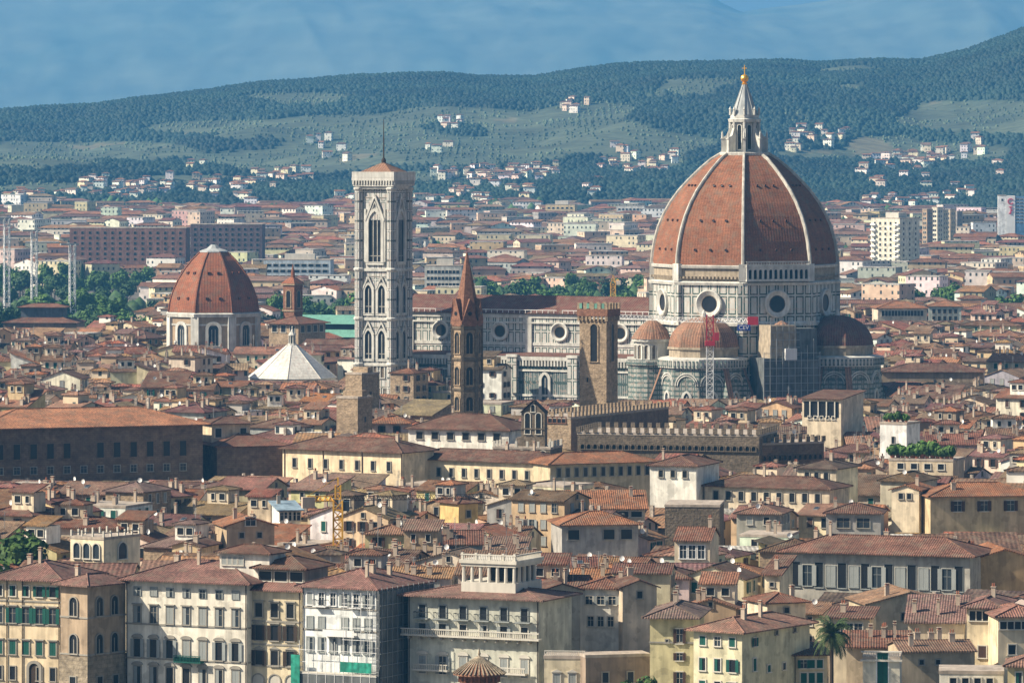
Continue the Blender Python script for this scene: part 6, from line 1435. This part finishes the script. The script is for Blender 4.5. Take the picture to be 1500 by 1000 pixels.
# ---------------------------------------------------------------- trees: parks one by one, woods as masses
PLAB = ['among the park trees left of the chapel dome','in the clump between chapel dome and campanile','in the row behind the cathedral nave roof','in the clump right of the cathedral drum','in the small clump near the right suburb','at the right edge among suburb roofs']
NT = [84,34,30,14,7,6]; kinds = ['broad leafy','round leafy','dark leafy','spreading leafy','dark umbrella','flat-topped umbrella','slim cypress']
for (a,c,e,f_), lab, n in zip(PARKS, PLAB, NT):
    pts = []
    for k in range(n*30):
        if len(pts) >= n: break
        yy = rnd.uniform(e+10, f_-10); px = rnd.uniform(a+2, c-2); x = wx(px,yy)
        if any(math.hypot(x-p[0],yy-p[1]) < 7 for p in pts) or inplot(x,yy,6,6,0,2): continue
        pts.append((x,yy))
    for (x,yy) in pts:
        kd = rnd.choice([0,1,2,3,0,1,4,5,6,2]); s = rnd.uniform(1.05,1.6) if kd < 6 else rnd.uniform(.9,1.3)
        tree(x, yy, 0, kd, s, '%s tree %s' % (kinds[kd], lab), '%s trees %s' % (kinds[kd], lab))

def blob_forest(name, label, cat, X, Y_, Z_, r, h, mat, seed):
    g_ = np.random.RandomState(seed); n = len(X); sd = 5
    prof = [(.9,.0),(.85,.6)]; V = []; 
    for k in range(2):
        for i in range(sd):
            a = 2*math.pi*i/sd; rr = r*prof[k][0]*g_.uniform(.75,1.25,n); V.append(np.stack([X+rr*math.cos(a), Y_+rr*math.sin(a), Z_+h*prof[k][1]*g_.uniform(.85,1.15,n)],1))
    V.append(np.stack([X+r*g_.uniform(-.2,.2,n), Y_, Z_+h],1)); V = np.stack(V,1)             # n, 19, 3
    fq = [(k*sd+i, k*sd+(i+1)%sd, (k+1)*sd+(i+1)%sd, (k+1)*sd+i) for k in range(1) for i in range(sd)]
    ft = [(sd+i, sd+(i+1)%sd, 2*sd) for i in range(sd)]
    per = V.shape[1]; off = (np.arange(n)*per)[:,None]
    lq = (off[:,:,None]+np.array(fq)[None]).reshape(n,-1); lt = (off[:,:,None]+np.array(ft)[None]).reshape(n,-1)
    loops = np.concatenate([lq,lt],1).ravel().astype(np.int32); ln = np.tile(np.array([4]*len(fq)+[3]*len(ft)), n); st_ = np.concatenate([[0],np.cumsum(ln)[:-1]]).astype(np.int32)
    me = bpy.data.meshes.new(name); me.vertices.add(n*per); me.vertices.foreach_set('co', V.ravel()); me.loops.add(len(loops)); me.loops.foreach_set('vertex_index', loops)
    me.polygons.add(len(ln)); me.polygons.foreach_set('loop_start', st_); me.materials.append(mat); me.update(calc_edges=True)
    return tag(link(name, me), label, cat, kind='stuff')
g_ = np.random.RandomState(5); n = 290000
px = g_.uniform(-120,1620,n); yy = np.sqrt(g_.uniform(4900**2,7900**2,n)); X = (px-750)*yy/F; W = wood(X,yy,px); ok = W > .5+g_.uniform(-.02,.02,n)
X, yy, px = X[ok][:155000], yy[ok][:155000], px[ok][:155000]; r = g_.uniform(2.0,4.6,len(X)); blob_forest('hill_woods','woodland covering the far hillside','woodland',X,yy,terrain(px,yy)-1.5,r,r*g_.uniform(1.3,2.1,len(X)),M['leaffar'],1)
n = 46000; px = g_.uniform(-420,1920,n); yy = np.sqrt(g_.uniform(4700**2,7400**2,n)); yy = np.round(yy/17)*17+g_.uniform(-3,3,n); X = (px-750)*yy/F; X = np.round(X/8)*8+g_.uniform(-2,2,n); px = 750+X*F/yy
pa = parcels(X,yy); ok = (wood(X,yy,px) < .5)&((pa[0] < .55)|(pa[1] < 3.5)); X, yy, px = X[ok], yy[ok], px[ok]; r = g_.uniform(1.1,2.3,len(X)); M['olive'] = m_leaf('olive_leaves', (.05,.07,.04), (.075,.095,.055)); blob_forest('olive_groves','rows of grey-green olive trees on the lower slopes','olive grove',X,yy,terrain(px,yy)-.4,r,r*1.5,M['olive'],2)
n = 9500; px = g_.uniform(-500,2000,n); yy = np.sqrt(g_.uniform(2300**2,5100**2,n)); X = (px-750)*yy/F
ok = (fbm(X/150,yy/260,81) > .5)&(np.array([not inplot(a,c,5,5,0,1) for a,c in zip(X,yy)])); X, yy, px = X[ok], yy[ok], px[ok]; r = g_.uniform(3.5,6.5,len(X)); blob_forest('street_trees','scattered green trees between the distant suburb houses','trees',X,yy,np.where(yy > 3300,terrain(px,yy),0)+1,r,r*2.1,M['leafmid'],3)

# ---------------------------------------------------------------- air
m = bpy.data.materials.new('haze_air'); m.use_nodes = True; t = m.node_tree; t.nodes.clear()
v = t.nodes.new('ShaderNodeVolumePrincipled'); v.inputs['Density'].default_value = HAZE_DENSITY; v.inputs['Color'].default_value = (*HAZE_COLOR,1); v.inputs['Anisotropy'].default_value = .1
ou = t.nodes.new('ShaderNodeOutputMaterial'); t.links.new(v.outputs[0], ou.inputs['Volume'])
b = MB(); b.box(-9500,9500,-700,23500,-160,900); tag(b.build('haze', m), kind='stuff')
